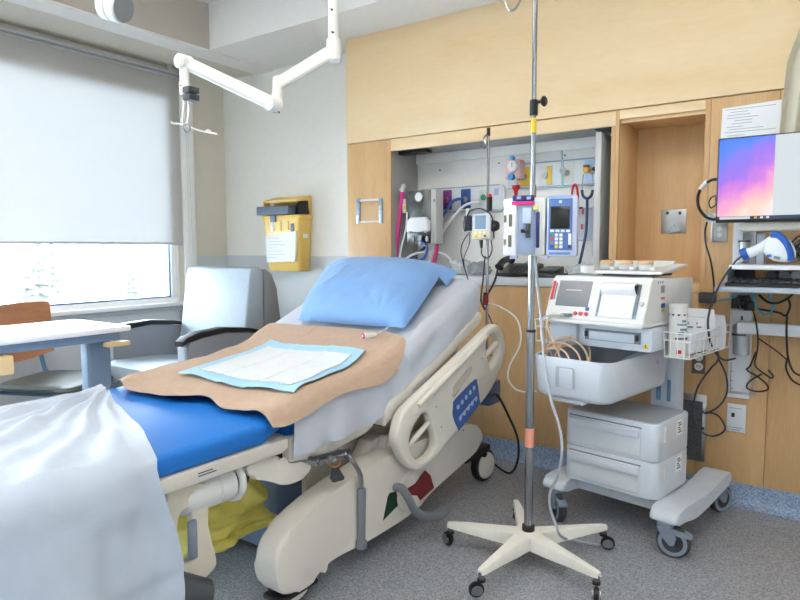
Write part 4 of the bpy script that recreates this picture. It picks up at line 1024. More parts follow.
# ================================================================== EQUIPMENT IN THE NICHE
def rect(nm, r, Y, d, m, par, bev=.002, back=0, label=None):
    """box whose front face, at depth Y-d, covers the given patch of the headwall view"""
    c = (r[0]+r[2])/2; a = hw(r[0], r[3], Y); b = hw(r[2], r[1], Y); a.z = hw(c, r[3], Y).z; b.z = hw(c, r[1], Y).z
    return obj(nm, MB().b2((a.x, Y-d, a.z), (b.x, Y+back, b.z), bev), m, par, label=label)
def disc(nm, px, py, Y, r, d, m, par, n=20, bev=0):
    c = hw(px, py, Y); return obj(nm, MB().cyl(c-V((0, d, 0)), c, r, n=n, bev=bev), m, par)
PB = NB-.001
M_panel = mat('service_panel', (228, 234, 238), .4); M_trimb = mat('panel_trim_blue', (150, 170, 196), .4)
# -- gas panel on the left
g1 = thing('gas_outlet_bank', 'long white gas outlet panel with purple and blue outlets behind the bed', 'gas panel', (-1.98, PB, 1.43))
zt, zb = 1.597, 1.432
obj('panel_body', MB().prism(rrect(.62, zt-zb, .03, 5, -2.02, (zt+zb)/2), 1, PB-.03, PB, .008), M_panel, g1)
obj('top_line', MB().b2((-2.31, PB-.034, zt-.008), (-1.74, PB-.029, zt-.002)), M_trimb, g1); obj('bottom_line', MB().b2((-2.31, PB-.034, zb+.004), (-1.74, PB-.029, zb+.010)), M_trimb, g1)
def outlet(px, py, w, h, m, par, Y=PB-.03, soc=M_steel, label=None):
    c = hw(px, py, Y); o = obj('outlet', MB().b2((c.x-w/2, Y-.006, c.z-h/2), (c.x+w/2, Y+.001, c.z+h/2), .003), m, par, label=label)
    obj('socket', MB().cyl((c.x, Y-.016, c.z), (c.x, Y-.005, c.z), .017, .019, 20, .002).cyl((c.x, Y-.018, c.z), (c.x, Y-.015, c.z), .009, n=14), soc, o)
    return c
mp_ = mat('outlet_purple', (110, 40, 120), .4); mbl = mat('outlet_blue', (30, 84, 168), .4); mgr = mat('outlet_green', (40, 150, 110), .4); myl = mat('outlet_yellow', (226, 188, 60), .4)
cA = outlet(447.5, 200, .066, .125, mp_, g1, label='purple outlet'); cB = outlet(466, 199, .070, .125, mbl, g1, label='blue outlet'); cC = outlet(484, 197.5, .062, .10, M_white, g1, soc=mgr, label='white outlet with a green socket')
obj('end_label', MB().b2((cC.x+.07, PB-.0315, cC.z+.01), (cC.x+.10, PB-.0295, cC.z+.05)), mat('label_lavender', (176, 190, 226), .5), g1)
# -- panel on the right
g2 = thing('service_rail', 'long pale panel of wall outlets high at the back of the niche', 'service panel', (-1.41, PB, 1.55))
zt, zb = 1.712, 1.556
obj('panel_body', MB().prism(rrect(.585, zt-zb, .012, 4, -1.395, (zt+zb)/2), 1, PB-.028, PB, .004), M_panel, g2)
for z in (zt-.008, zb+.006): obj('edge_line', MB().b2((-1.685, PB-.031, z-.003), (-1.105, PB-.027, z+.003)), M_trimb, g2)
c1 = outlet(524.5, 177, .07, .11, myl, g2, PB-.028, label='yellow outlet'); c2 = outlet(545.5, 175.5, .085, .115, M_white, g2, PB-.028, soc=M_steel)
obj('outlet_stripe', MB().b2((c2.x+.012, PB-.0355, c2.z-.052), (c2.x+.040, PB-.0335, c2.z+.052)), myl, g2)
c3 = outlet(567.5, 173, .078, .115, M_white, g2, PB-.028); c4 = outlet(592, 171, .082, .125, mat('outlet_pale_blue', (176, 206, 232), .4), g2, PB-.028)
# -- suction regulator
Y = PB-.034
sr = thing('suction_regulator', 'pink and white suction regulator with a round gauge above a red cap', 'regulator', hw(516, 181, Y))
rect('body', (510, 161, 525, 180), Y, .075, mat('regulator_pink', (232, 186, 190), .4), sr, .008)
c = hw(513.5, 166.5, Y-.075); obj('gauge', MB().cyl(c-V((0, .02, 0)), c, .034, .036, 26, .003), M_lgrey, sr); obj('gauge_dial', MB().cyl(c-V((0, .0215, 0)), c-V((0, .02, 0)), .029, n=26), M_white, sr)
obj('needle', MB().b2((c.x-.002, c.y-.0225, c.z-.004), (c.x+.001, c.y-.021, c.z+.022)), M_dgrey, sr)
for px, py, r in ((512.5, 177, .019), (513.5, 158.5, .013)):
    c = hw(px, py, Y-.07); obj('blue_knob', MB().cyl(c-V((0, .03, 0)), c, r, r*1.05, 18, .003), mat('knob_sky', (50, 150, 214), .4), sr)
c = hw(516, 184, Y-.04); obj('bottle_neck', MB().cyl(c-V((0, 0, .008)), c+V((0, 0, .03)), .014, n=16), M_lgrey, sr)
obj('red_cap', MB().lathe([(0, -.05), (.010, -.048), (.013, -.02), (.024, -.004), (.024, .012), (0, .014)], c-V((0, 0, .02)), n=18), M_red, sr)
# -- flow meter
fm_ = thing('flow_meter', 'slender clear flow meter plugged into the third outlet', 'flow meter', hw(562.5, 188, PB-.06))
a = hw(562, 151, PB-.075); b = hw(562.5, 170, PB-.075); d = hw(562.5, 188, PB-.075)
obj('glass_tube', MB().cyl(b, a, .007, .006, 14), mat('clear_plastic_teal', (196, 224, 226), .15, alpha=.7), fm_)
obj('valve_body', MB().cyl(b-V((0, 0, .022)), b+V((0, 0, .014)), .014, n=16, bev=.002), M_lgrey, fm_)
obj('valve_stem', MB().cyl(b-V((0, -.055, .004)), b-V((0, .022, .004)), .010, n=14), M_steel, fm_); obj('tube_end', MB().cyl(d, b-V((0, 0, .02)), .006, n=10), mat('teal_end', (130, 206, 196), .4), fm_)
# -- stethoscope-like suction split tubing
Y4 = PB-.075
st = thing('forked_hose', 'navy forked hose hanging from a brass fitting at the fourth outlet', 'hose', hw(580, 268, Y4-.03))
f = hw(586.5, 169.5, Y4); obj('brass_fitting', MB().cyl(f+V((0, .045, 0)), f-V((0, .012, 0)), .016, n=18, bev=.002).cyl(f-V((0, 0, .018)), f+V((0, 0, .012)), .013, n=16), mat('brass', (206, 156, 70), .3, .8), st)
obj('fitting_cap', MB().cyl(f+V((0, 0, .012)), f+V((0, 0, .024)), .018, n=16), M_dgrey, st)
f2 = hw(594.5, 169, Y4); obj('black_plug', MB().cyl(f2+V((0, .04, 0)), f2-V((0, .01, 0)), .011, n=14), M_blackp, st)
fk = hw(587, 198, Y4-.01)
for P in ([(583.5, 174), (582.5, 182), (582, 190), (583, 196), (587, 199)], [(592, 174), (592.5, 182), (592.8, 190), (591, 196), (587, 199)]):
    obj('fork_arm', MB().tube([hw(x, y, Y4-.01) for x, y in P[:3]], .0035, 7), M_steel, st); obj('fork_tube', MB().tube([hw(x, y, Y4-.01) for x, y in P[2:]], .008, 8), mat('hose_navy', (36, 64, 110), .45), st)
obj('main_hose', MB().tube([hw(x, y, Y4-.02) for x, y in ((587, 199), (587, 212), (586, 232), (583, 248), (579, 266), (577.5, 275.5))], .0075, 9), mat('hose_navy', (36, 64, 110), .45), st)
rt = obj('red_tube', MB().tube([hw(x, y, PB-.05) for x, y in ((572.5, 206), (572, 194), (573, 187), (575, 184.5), (577, 188), (578, 198), (578, 216))], .0065, 8), M_red); tag(rt, 'short bent red tube beside the navy forked hose', 'tube')
vb = thing('tube_holder', 'clear plastic sleeve with red ended leads standing right of the pump', 'holder', hw(584, 242, PB-.03))
rect('sleeve', (576, 208, 594, 241), PB-.012, .018, mat('clear_sleeve', (216, 224, 232), .3, alpha=.55), vb, .003); rect('navy_edge', (576.5, 207, 583, 209), PB-.028, .006, M_navy, vb, .001)
for px, y0 in ((583, 209), (582, 224)): rect('red_end', (px-1, y0, px+1, y0+5.5), PB-.036, .006, M_red, vb, .001)
obj('thin_lead', MB().tube([hw(x, y, PB-.04) for x, y in ((583, 214), (590, 220), (592, 232), (586, 239), (578, 240))], .002, 6), mat('lead_mauve', (170, 164, 196), .5), vb)
tb2 = thing('suction_swab', 'long teal handled swab in a clear bag at the right end of the niche', 'swab', hw(599, 250, PB-.05))
obj('swab_handle', MB().tube([hw(x, y, PB-.05) for x, y in ((595, 209), (595.5, 222), (597.5, 230), (599, 240))], .005, 8), mat('swab_teal', (70, 176, 204), .4), tb2)
rect('clear_bag', (592.5, 206, 600, 256), PB-.02, .02, mat('clear_sleeve', (216, 224, 232), .3, alpha=.55), tb2, .004)

# -- gas blender box on the left with mask and hoses
YB_ = 3.31
bx_ = thing('gas_mixer', 'steel fronted gas mixer box with a round gauge and a clear mask', 'gas mixer', hw(422, 244, YB_))
def mirror_steel():
    m = mat('scratched_steel', (104, 106, 106), .30, 1, var=.5, vscale=11, bump=.15, bscale=26); return m
rect('casing', (407, 190, 436, 244), YB_, .0, mat('casing_grey', (206, 208, 206), .4), bx_, .006, back=.09)
rect('steel_front', (407.5, 190.5, 431, 243.5), YB_, .006, mirror_steel(), bx_, .002)
c = hw(420, 197, YB_-.006); obj('gauge', MB().cyl(c-V((0, .016, 0)), c, .030, .032, 24, .003), M_steel, bx_); obj('gauge_dial', MB().cyl(c-V((0, .0175, 0)), c-V((0, .016, 0)), .026, n=24), M_white, bx_)
rect('side_stud', (433.5, 199, 435, 202), YB_, .004, M_mgrey, bx_, .001)
def maskf(u, v):
    a = 2*pi*u; c = hw(421, 225.5, YB_-.012); k = sin(pi*.5*v); r = .064*(1-.92*v**2.2)
    return c+V((r*cos(a)*1.12, -.052*k, r*.62*sin(a)+.018*(1 if sin(a) < 0 else .2)*sin(a)))
mk = [hw(x, y, YB_) for x, y in ((410, 232.5), (410.5, 221), (414.5, 217.5), (429, 217), (432.5, 221), (433, 231), (428, 233), (424, 229.5), (418, 230), (414, 233.5))]
obj('mask', MB().prism([(q.x, q.z) for q in mk], 1, YB_-.05, YB_-.007, .014, 3), mat('mask_clear_white', (240, 242, 244), .2, alpha=.9), bx_)
for k, (px, py, r) in enumerate(((420, 238, .020), (420, 243, .014), (413.5, 239, .012), (427, 239, .012))):
    c = hw(px, py, YB_-.03); obj('connector', MB().cyl(c-V((0, 0, .016)), c+V((0, 0, .016)), r, r*.85, 16, .002), M_chrome, bx_)
c = hw(402.5, 188, YB_+.02); obj('white_elbow', MB().cyl(c-V((.012, 0, .02)), c+V((.016, 0, .02)), .018, .014, 14, .003), M_white, bx_)
rect('side_tag', (403, 199, 406.5, 213), YB_+.03, .008, M_white, bx_, .001); rect('tag_stripe', (403.2, 206, 406.4, 209.5), YB_+.028, .008, myl, bx_, .0005)
M_hp = mat('hose_pink', (236, 44, 146), .35); M_hb = mat('hose_blue', (34, 84, 164), .4); M_hw = mat('hose_white', (232, 234, 238), .4); M_hm = mat('hose_magenta', (206, 36, 116), .35)
def hose(nm, pts, r, m, lab, Y=None, cat='hose', grp=None):
    P = [hw(p[0], p[1], p[2] if len(p) > 2 else Y) for p in pts]
    o = obj(nm, MB().tube(P, r, 9), m); tag(o, lab, cat, grp or {'hose': 'gas hoses behind the bed', 'cable': 'loose cables along the headwall'}.get(cat)); return o
hose('pink_hose', [(402.5, 192), (401, 205), (399, 225), (396.5, 250), (396, 270), (400, 290)], .0125, M_hp, 'bright pink hose hanging down the left side of the gas mixer', 3.33)
hose('white_hose', [(407, 212), (406.5, 225), (404, 238), (400.5, 252), (399, 270)], .006, M_hw, 'thin white hose hanging just right of the pink one', 3.30)
hose('magenta_hose', [(437, 231, 3.38), (437, 245, 3.36), (435, 258, 3.34), (431, 272, 3.3)], .012, M_hm, 'magenta hose dropping behind the pillow from the mixer', 3.36)
hose('magenta_stub', [(446, 200, PB-.05), (441, 199, PB-.09), (437.5, 202, PB-.11), (437, 214, PB-.12)], .012, M_hm, 'short magenta hose plugged into the purple outlet')
hose('blue_hose', [(463, 199, PB-.05), (458, 199, PB-.08), (452, 202, PB-.10), (446, 211, PB-.11), (439, 224, PB-.12), (431, 236, PB-.14), (424, 248, PB-.16), (413, 256, 3.36), (404, 262, 3.33)], .0095, M_hb, 'blue hose curving from the blue outlet down to the pillow')
hose('white_hose', [(480, 202, PB-.05), (472, 203, PB-.08), (464, 206, PB-.09), (455, 215, PB-.1), (446, 227, PB-.11), (439, 238, PB-.12), (432, 252, 3.4), (428, 266, 3.38)], .0085, M_hw, 'long white hose slanting from the green socket behind the mixer')
hose('white_hose', [(402, 262, 3.30), (412, 255, 3.32), (425, 252, 3.35), (440, 253, 3.38), (449, 258, 3.40), (452, 265, 3.40), (447, 272, 3.38)], .0075, M_hw, 'white hose arching over the top of the pillow')
hose('blue_hose', [(419, 240, 3.28), (427, 247, 3.27), (424, 258, 3.27), (414, 262, 3.26), (405, 266, 3.24)], .0085, M_hb, 'short blue hose under the mixer connectors')
# -- small feeding pump clamped to the bed's drip rod
YP = 2.84
sp = thing('feeding_pump', 'small white pump with a grey screen and yellow keys on the bed drip rod', 'feeding pump', hw(481, 239.5, YP))
rect('body', (472, 213, 490, 239.5), YP, .0, mat('pump_body_grey', (222, 226, 232), .4), sp, .006, back=.06)
rect('screen', (475, 215.5, 486, 229), YP, .003, mat('screen_blue_grey', (140, 166, 190), .2), sp, .001)
rect('key_pad', (473, 230.5, 488, 238.5), YP, .003, mat('keypad_yellow', (232, 216, 150), .5), sp, .001)
for i, (px, py, m) in enumerate(((475.5, 233, M_paper), (480, 232.5, M_paper), (484.5, 232.5, M_paper), (476, 236.5, myl), (480.5, 236.3, M_paper), (485, 236, M_blue))): rect('key', (px-1.2, py-1, px+1.2, py+1), YP-.003, .002, m, sp, .0005)
rect('battery_pack', (466.5, 216, 472.5, 231), YP+.02, .03, mat('pack_dark', (44, 58, 76), .4), sp, .004); rect('pack_top', (467.5, 208.5, 471, 216), YP+.02, .02, M_white, sp, .003)
c = hw(492, 226, YP+.035); obj('clamp', MB().b2((c.x-.018, c.y-.02, c.z-.028), (c.x+.015, c.y+.02, c.z+.028), .004), M_blackp, sp)
d = hw(499, 225.5, YP+.02); obj('clamp_knob', MB().lathe([(0, 0), (.010, .0), (.010, .012), (.024, .016), (.026, .024), (.022, .032), (0, .034)], c, (1, -.1, 0), 14), M_blackp, sp)
obj('plug', MB().cyl(hw(481, 240, YP+.02), hw(481.5, 248, YP+.02), .010, .007, 12), M_blackp, sp)
def cable(pts, r, m, lab, Y=None, nm='cable', grp=None):
    return hose(nm, pts, r, m, lab, Y, 'cable', grp)
cable([(468.5, 209, 2.86), (464, 222, 2.84), (465, 231, 2.83), (468, 214, 2.82), (474, 209.5, 2.82), (482, 209, 2.82), (490, 214, 2.83), (493, 222, 2.86), (494, 238, 2.87)], .0035, M_blackp, 'thin black cable arching over the small feeding pump')
cable([(470, 232, 2.86), (464, 240, 2.86), (461, 250, 2.87), (463, 262, 2.87), (467, 276, 2.88), (472, 288, 2.88), (480, 300, 2.88), (490, 318, 2.87), (497, 338, 2.85), (496, 352, 2.84), (490, 356, 2.84)], .0032, M_dgrey, 'grey cable hanging from the small pump past the pillow')
cable([(470, 234, 2.85), (469, 245, 2.85), (464, 258, 2.85), (465, 270, 2.86), (470, 284, 2.86)], .0028, M_dgrey, 'short grey cable crossing left of the rod')
cable([(481.5, 247, 2.86), (482, 255, 2.86), (488, 258, 2.86), (492, 250, 2.86), (491, 240, 2.86)], .0035, M_blackp, 'black cable looping just below the small pump')
cable([(485, 256, 2.92), (483, 280, 2.92), (481, 300, 2.92), (485, 310, 2.92)], .0045, M_blackp, 'black cable hanging straight beside the chrome rod')
cable([(498, 268, 3.22), (495, 280, 3.20), (490, 290, 3.16), (484, 300, 3.10)], .006, M_blackp, 'black phone cord dropping over the worktop edge')
# -- desk phone
ZW = NZ0
ph = thing('desk_phone', 'black desk phone with its handset on the worktop', 'phone', (-1.52, 3.40, ZW))
obj('base', MB().prism([(3.30, ZW+.004), (3.30, ZW+.022), (3.48, ZW+.075), (3.50, ZW+.07), (3.50, ZW+.004)], 0, -1.64, -1.43, .006), M_blackp, ph)
obj('handset', MB().tube([(-1.625, 3.31, ZW+.055), (-1.625, 3.35, ZW+.085), (-1.625, 3.42, ZW+.10), (-1.625, 3.47, ZW+.098)], lambda t: .019+.008*abs(2*t-1)**3, 12, 6), M_blackp, ph)
for i in range(3):
    for j in range(4): obj('key', MB().box((-1.555+.03*i, 3.335+.027*j, ZW+.034+.0079*j), (.02, .016, .01), .002), M_dgrey, ph)
obj('display', MB().box((-1.49, 3.455, ZW+.073), (.09, .03, .008), .001, Matrix.Rotation(radians(16), 3, 'X')), mat('display_grey', (110, 120, 126), .3), ph)
cr = thing('phone_cradle', 'dark flat dock behind the desk phone beside the chrome stand', 'dock', (-1.34, 3.42, ZW)); obj('tray', MB().b2((-1.42, 3.33, ZW), (-1.28, 3.50, ZW+.022), .005), M_dgrey, cr); obj('rest', MB().prism([(3.36, ZW+.022), (3.36, ZW+.04), (3.48, ZW+.06), (3.48, ZW+.022)], 0, -1.41, -1.30, .004), M_blackp, cr)
# -- crumpled clear bags
M_film = mat('clear_film', (224, 232, 240), .12, alpha=.55, bump=.4, bscale=30)
def film(x, y, w, d, h, sd, lab, m=M_film):
    mb = MB(); q = bmesh.ops.create_icosphere(mb.bm, subdivisions=4, radius=1)
    for v in q['verts']:
        p = v.co.copy(); n = 1+.35*noise.noise(p*1.8+V((sd, 0, 0)))+.22*noise.noise(p*4.5+V((0, sd, 0)))
        v.co = V((x+p.x*w*n/2, y+p.y*d*n/2, ZW+.002+max(0, (p.z*n+.75))*h/1.9))
    o = obj('plastic_bag', mb, m, ang=60); tag(o, lab, 'plastic bag', 'clear bags on the worktop'); return o
film(-1.93, 3.38, .16, .14, .10, 3, 'crumpled clear plastic bag on the worktop right of the pillow')
film(-1.80, 3.40, .15, .12, .085, 8, 'crumpled clear bag on the worktop behind the chrome rod', mat('grey_film', (176, 184, 194), .15, alpha=.7, bump=.4, bscale=30))
film(-1.16, 3.42, .20, .13, .08, 13, 'crumpled clear wrapper on the worktop behind the white monitor')
# ================================================================== WALL FITTINGS RIGHT OF THE NICHES
FW = YH-.0005
def plateth(nm, lab, cat, r, Y=FW, d=.006, m=M_steel, bev=.002):
    a = hw(r[0], r[3], Y); b = hw(r[2], r[1], Y)
    t = thing(nm, lab, cat, ((a.x+b.x)/2, Y, a.z)); rect('plate', r, Y, d, m, t, bev); return t
KB = ND-.0005
t = plateth('switch_plate', 'square brushed steel blank plate inside the wooden niche', 'wall plate', (661, 209.5, 687, 233.5), KB)
for px in (667.5, 680): rect('toggle', (px-1.4, 211.5, px+1.4, 214.5), KB-.006, .004, M_dgrey, t, .001)
obj('plate_bevel', MB().prism([(hw(668, 232, KB).x, hw(668, 232, KB).z), (hw(681, 231, KB).x, hw(681, 231, KB).z), (hw(674, 224, KB).x, hw(674, 224, KB).z)], 1, KB-.009, KB-.0055), M_chrome, t)
t = plateth('light_switch', 'steel double switch plate partly behind the screen', 'switch', (711, 221, 728, 242)); rect('white_side', (711, 222, 713.5, 241.5), FW, .014, M_white, t)
for py in (229, 235): disc('switch_button', 719.5, py, FW-.006, .011, .006, M_lgrey, t)
def duplex(nm, lab, r, m):
    t = plateth(nm, lab, 'outlet', r, FW, .007, m); t['group'] = 'power outlets low on the maple wall'; cx = (r[0]+r[2])/2
    for py in (r[1]+(r[3]-r[1])*.3, r[1]+(r[3]-r[1])*.7):
        c = hw(cx, py, FW-.007); k = obj('receptacle', MB().cyl(c-V((0, .004, 0)), c, .019, n=20), mat('receptacle_red_white', (232, 230, 228), .4), t)
        for dx in (-.007, .006): obj('slot', MB().b2((c.x+dx-.0015, c.y-.0046, c.z-.004), (c.x+dx+.0015, c.y-.0038, c.z+.008)), M_dgrey, k)
    return t
duplex('wall_outlet', 'brown double outlet below the wire basket', (691.5, 350, 706, 373.5), mat('outlet_brown', (112, 100, 92), .45))
t = duplex('wall_outlet', 'small outlet half hidden behind the cart cables', (675, 352, 684, 372), M_dgrey)
t = plateth('vent_grille', 'dark steel vent grille low on the maple wall behind the cart', 'vent', (672, 393, 707, 459), FW, .008, M_steel)
rect('mesh', (675, 400, 703, 455), FW-.008, .002, mat('grille_dark', (84, 86, 90), .5, var=.4, vscale=160), t, 0)
c = hw(703, 428, FW-.008); obj('latch', MB().cyl(c-V((0, .006, 0)), c, .006, n=12), M_chrome, t)
t = plateth('instruction_plate', 'white instruction plate with a small black square below the wall rail', 'plate', (726.5, 404, 746.5, 432), FW, .005, mat('plate_pale', (214, 220, 228), .5))
rect('black_square', (731.2, 412.8, 734.8, 417), FW-.005, .001, M_blackp, t, 0)
for a, b, y in ((729, 742, 408), (729, 731, 426), (732, 743, 427.6), (732, 740, 429.5)): rect('print_line', (a, y, b, y+.55), FW-.005, .0008, mat('print_soft', (140, 146, 158), .8), t, 0)
# paper notice
nt_ = thing('paper_notice', 'white printed paper notice pinned above the computer screen', 'notice', hw(750, 137, FW))
a = hw(720, 150, FW); b = hw(782, 99.5, FW)
obj('sheet', MB().prism([(a.x, a.z), (b.x-.004, a.z+.008), (b.x, b.z), (a.x+.004, b.z-.010)], 1, FW-.0015, FW), M_paper, nt_)
rnd = random.Random(4)
for k in range(10):
    y = 107+2.9*k; x0_ = 727+rnd.random()*9*(k % 3 != 0); x1_ = x0_+14+rnd.random()*22
    if k in (0, 8): x0_, x1_ = 725, 776
    x1_ = min(x1_, 778); yc = y-.13*((x0_+x1_)/2-751); rect('print_line', (x0_, yc, x1_, yc+.6), FW-.0015, .0006, mat('print_grey', (176, 178, 188), .8), nt_, 0)
# acrylic frame on the maple panel
gf = thing('card_frame', 'empty clear card holder with metal sides on the maple panel', 'card holder', hw(370, 223, FW))
for r in ((357, 198.5, 360.5, 223.5), (379.5, 198, 383, 223)): rect('side_strip', r, FW, .008, mat('strip_patterned', (150, 168, 178), .35, .6, var=.4, vscale=90), gf, .001)
for r in ((358, 199, 382.5, 201.2), (358, 220.8, 382.5, 222.6)): rect('rim', r, FW, .006, M_white, gf, .001)
rect('clear_cover', (360, 200, 380, 222), FW, .002, mat('clear_acrylic', (240, 226, 200), .1, alpha=.06), gf, 0)

# ================================================================== WALL MOUNTED WORKSTATION
WS = mat('station_white', (224, 228, 234), .4); WSg = mat('station_grey', (170, 182, 196), .4)
ws = thing('computer_station', 'pale wall rail carrying an arm, a shelf and a keyboard tray', 'workstation', hw(741, 397, FW))
rect('wall_rail', (727.5, 224, 757, 397.5), FW, .022, WS, ws, .003)
for px in (729.5, 753.5): rect('rail_groove', (px, 362, px+2.4, 393), FW-.022, .001, WSg, ws, 0)
rect('rail_cap', (728.5, 392, 756, 394.5), FW-.022, .004, mat('rail_cap_rust', (172, 170, 172), .5), ws, .001)
for py in (371, 380, 388): rect('rail_mark', (731, py, 732.5, py+.8), FW-.022, .001, M_mgrey, ws, 0)
rect('carriage', (731, 310, 753, 355), FW-.022, .012, WS, ws, .004); rect('carriage_screw', (741, 316, 743, 320), FW-.034, .003, M_blackp, ws, .0005)
c0, c1 = hw(741, 324, 3.15), hw(741, 355, 3.15)
obj('arm_pivot', MB().cyl(c1, c0, .034, n=24, bev=.005), mat('pivot_silver', (168, 174, 180), .35, .6), ws); obj('pivot_collar', MB().cyl(c0-V((0, 0, .05)), c0-V((0, 0, .042)), .0352, n=24), M_dgrey, ws)
a = hw(737, 333, 3.12); b = hw(737, 321.5, 3.12)
obj('swing_arm', MB().b2((a.x, 3.10, a.z), (.25, 3.16, b.z), .006), WS, ws)
# shelf, upright, tray
zs = hw(745, 266, 3.0).z; zk = hw(745, 288, 2.95).z
obj('shelf', MB().prism([(-.405, 3.225), (-.385, 2.90), (.20, 2.90), (.20, 3.225)], 2, zs-.012, zs+.006, .003), WS, ws)
obj('keyboard_tray', MB().prism([(-.45, 3.16), (-.43, 2.86), (.20, 2.86), (.20, 3.16)], 2, zk-.014, zk+.008, .005), WSg, ws)
obj('upright', MB().b2((-.412, 3.205, zk-.02), (-.372, 3.235, hw(735, 222, 3.2).z+.1), .003), WS, ws)
obj('tray_side', MB().b2((-.412, 3.0, zk+.008), (-.40, 3.22, zs-.012), .002), WSg, ws)
obj('tray_back', MB().b2((-.40, 3.20, zk+.008), (-.32, 3.21, zs-.012), .001), mat('tray_back_dark', (84, 90, 100), .5), ws)
a = hw(740, 231, 3.14); b = hw(740, 223.5, 3.14); obj('screen_arm', MB().b2((a.x, 3.09, a.z-.002), (-.145, 3.2, b.z), .006), M_cream, ws)
c = hw(744, 250, 3.17); obj('arm_post', MB().cyl(c-V((0, 0, .05)), c+V((0, 0, .045)), .022, n=18, bev=.002), mat('post_silver', (176, 180, 184), .35, .5), ws); obj('post_ring', MB().cyl(c+V((0, 0, .035)), c+V((0, 0, .042)), .025, n=18), M_dgrey, ws)
obj('post_bracket', MB().b2((c.x+.05, 3.15, c.z-.085), (c.x+.08, 3.2, c.z+.07), .003), WSg, ws)
# screen
YM = 3.0
sx0 = hw(717, 180, YM).x; szt, szb = hw(717, 139, YM).z, hw(717, 223, YM).z
mo = thing('computer_screen', 'black framed computer screen showing a pink and blue cloud wallpaper', 'computer screen', ((sx0+.27), YM, szb))
SW = .545
obj('casing', MB().b2((sx0, YM-.004, szb), (sx0+SW, YM+.028, szt), .004), M_blackp, mo); obj('back_hub', MB().b2((sx0+.16, YM+.028, szb+.08), (sx0+.4, YM+.06, szb+.28), .01), M_dgrey, mo); obj('stand_neck', MB().b2((sx0+.24, YM+.055, szb+.02), (sx0+.31, YM+.13, szb+.18), .006), M_dgrey, mo)
def screen_mat(nm, kind):
    m = bpy.data.materials.new(nm); m.use_nodes = True; nt = m.node_tree; b = nt.nodes['Principled BSDF']
    tc = nt.nodes.new('ShaderNodeTexCoord'); sep = nt.nodes.new('ShaderNodeSeparateXYZ'); nt.links.new(tc.outputs['Generated'], sep.inputs[0])
    r = nt.nodes.new('ShaderNodeValToRGB'); e = r.color_ramp.elements
    n = nt.nodes.new('ShaderNodeTexNoise'); n.inputs['Scale'].default_value = 3.2; n.inputs['Detail'].default_value = 5; nt.links.new(tc.outputs['Generated'], n.inputs['Vector'])
    def mth(op, a, b_, c_=None):
        k = nt.nodes.new('ShaderNodeMath'); k.operation = op
        for i, x in enumerate((a, b_, c_)):
            if x is None: continue
            if isinstance(x, (int, float)): k.inputs[i].default_value = x
            else: nt.links.new(x, k.inputs[i])
        return k.outputs[0]
    t = mth('ADD', mth('MULTIPLY', sep.outputs[2], -.75), mth('MULTIPLY', sep.outputs[0], .28)); t = mth('ADD', t, mth('MULTIPLY', n.outputs['Fac'], .42)); t = mth('ADD', t, .56)
    if kind:
        cols = [(0, (40, 120, 232)), (.22, (84, 130, 240)), (.42, (150, 110, 232)), (.58, (206, 120, 220)), (.74, (246, 170, 196)), (.9, (252, 206, 190)), (1, (250, 222, 226))]
        e[0].color = lin(cols[0][1]); e[1].color = lin(cols[-1][1])
        for p, c in cols[1:-1]: k = e.new(p); k.color = lin(c)
    nt.links.new(t, r.inputs[0])
    b.inputs['Base Color'].default_value = (.02, .02, .02, 1); b.inputs['Roughness'].default_value = .25
    nt.links.new(r.outputs[0], b.inputs['Emission Color']); b.inputs['Emission Strength'].default_value = .50
    return m
xs = hw(774, 180, YM).x
obj('wallpaper', MB().b2((sx0+.006, YM-.0055, szb+.022), (xs, YM-.004, szt-.006)), screen_mat('cloud_wallpaper', 1), mo)
obj('open_window', MB().b2((xs, YM-.006, szb+.026), (sx0+SW-.006, YM-.004, szt-.006)), mat('screen_window', (14, 14, 14), .3, emit=(210, 220, 226), estr=.46), mo)
obj('task_bar', MB().b2((sx0+.006, YM-.0058, szb+.012), (sx0+SW-.006, YM-.0042, szb+.026)), mat('task_bar', (12, 14, 18), .3, emit=(44, 66, 96), estr=.4), mo)
obj('search_box', MB().b2((sx0+.016, YM-.0062, szb+.0135), (sx0+.13, YM-.0052, szb+.0245)), mat('search_box', (14, 14, 14), .3, emit=(222, 226, 230), estr=.4), mo)
for k, m in enumerate(((230, 190, 60), (220, 230, 236), (230, 240, 246))): obj('task_icon', MB().b2((sx0+.145+.022*k, YM-.0062, szb+.0145), (sx0+.155+.022*k, YM-.0052, szb+.0235)), mat('icon_%d' % k, (14, 14, 14), .3, emit=m, estr=.45), mo)
# keyboard
kb = thing('keyboard', 'black computer keyboard on the pale keyboard tray', 'keyboard', (-.17, 2.96, zk+.009), radians(0))
obj('body', MB().prism([(2.88, zk+.009), (2.88, zk+.022), (3.03, zk+.036), (3.03, zk+.009)], 0, -.395, .05, .003), M_blackp, kb)
for r in range(5):
    for c in range(17):
        y = 2.892+.026*r; obj('key', MB().box((-.378+.0255*c+.006*(r % 2), y+.010, zk+.0275+.00243*r), (.020, .020, .009), .003, seg=1), M_dgrey, kb)
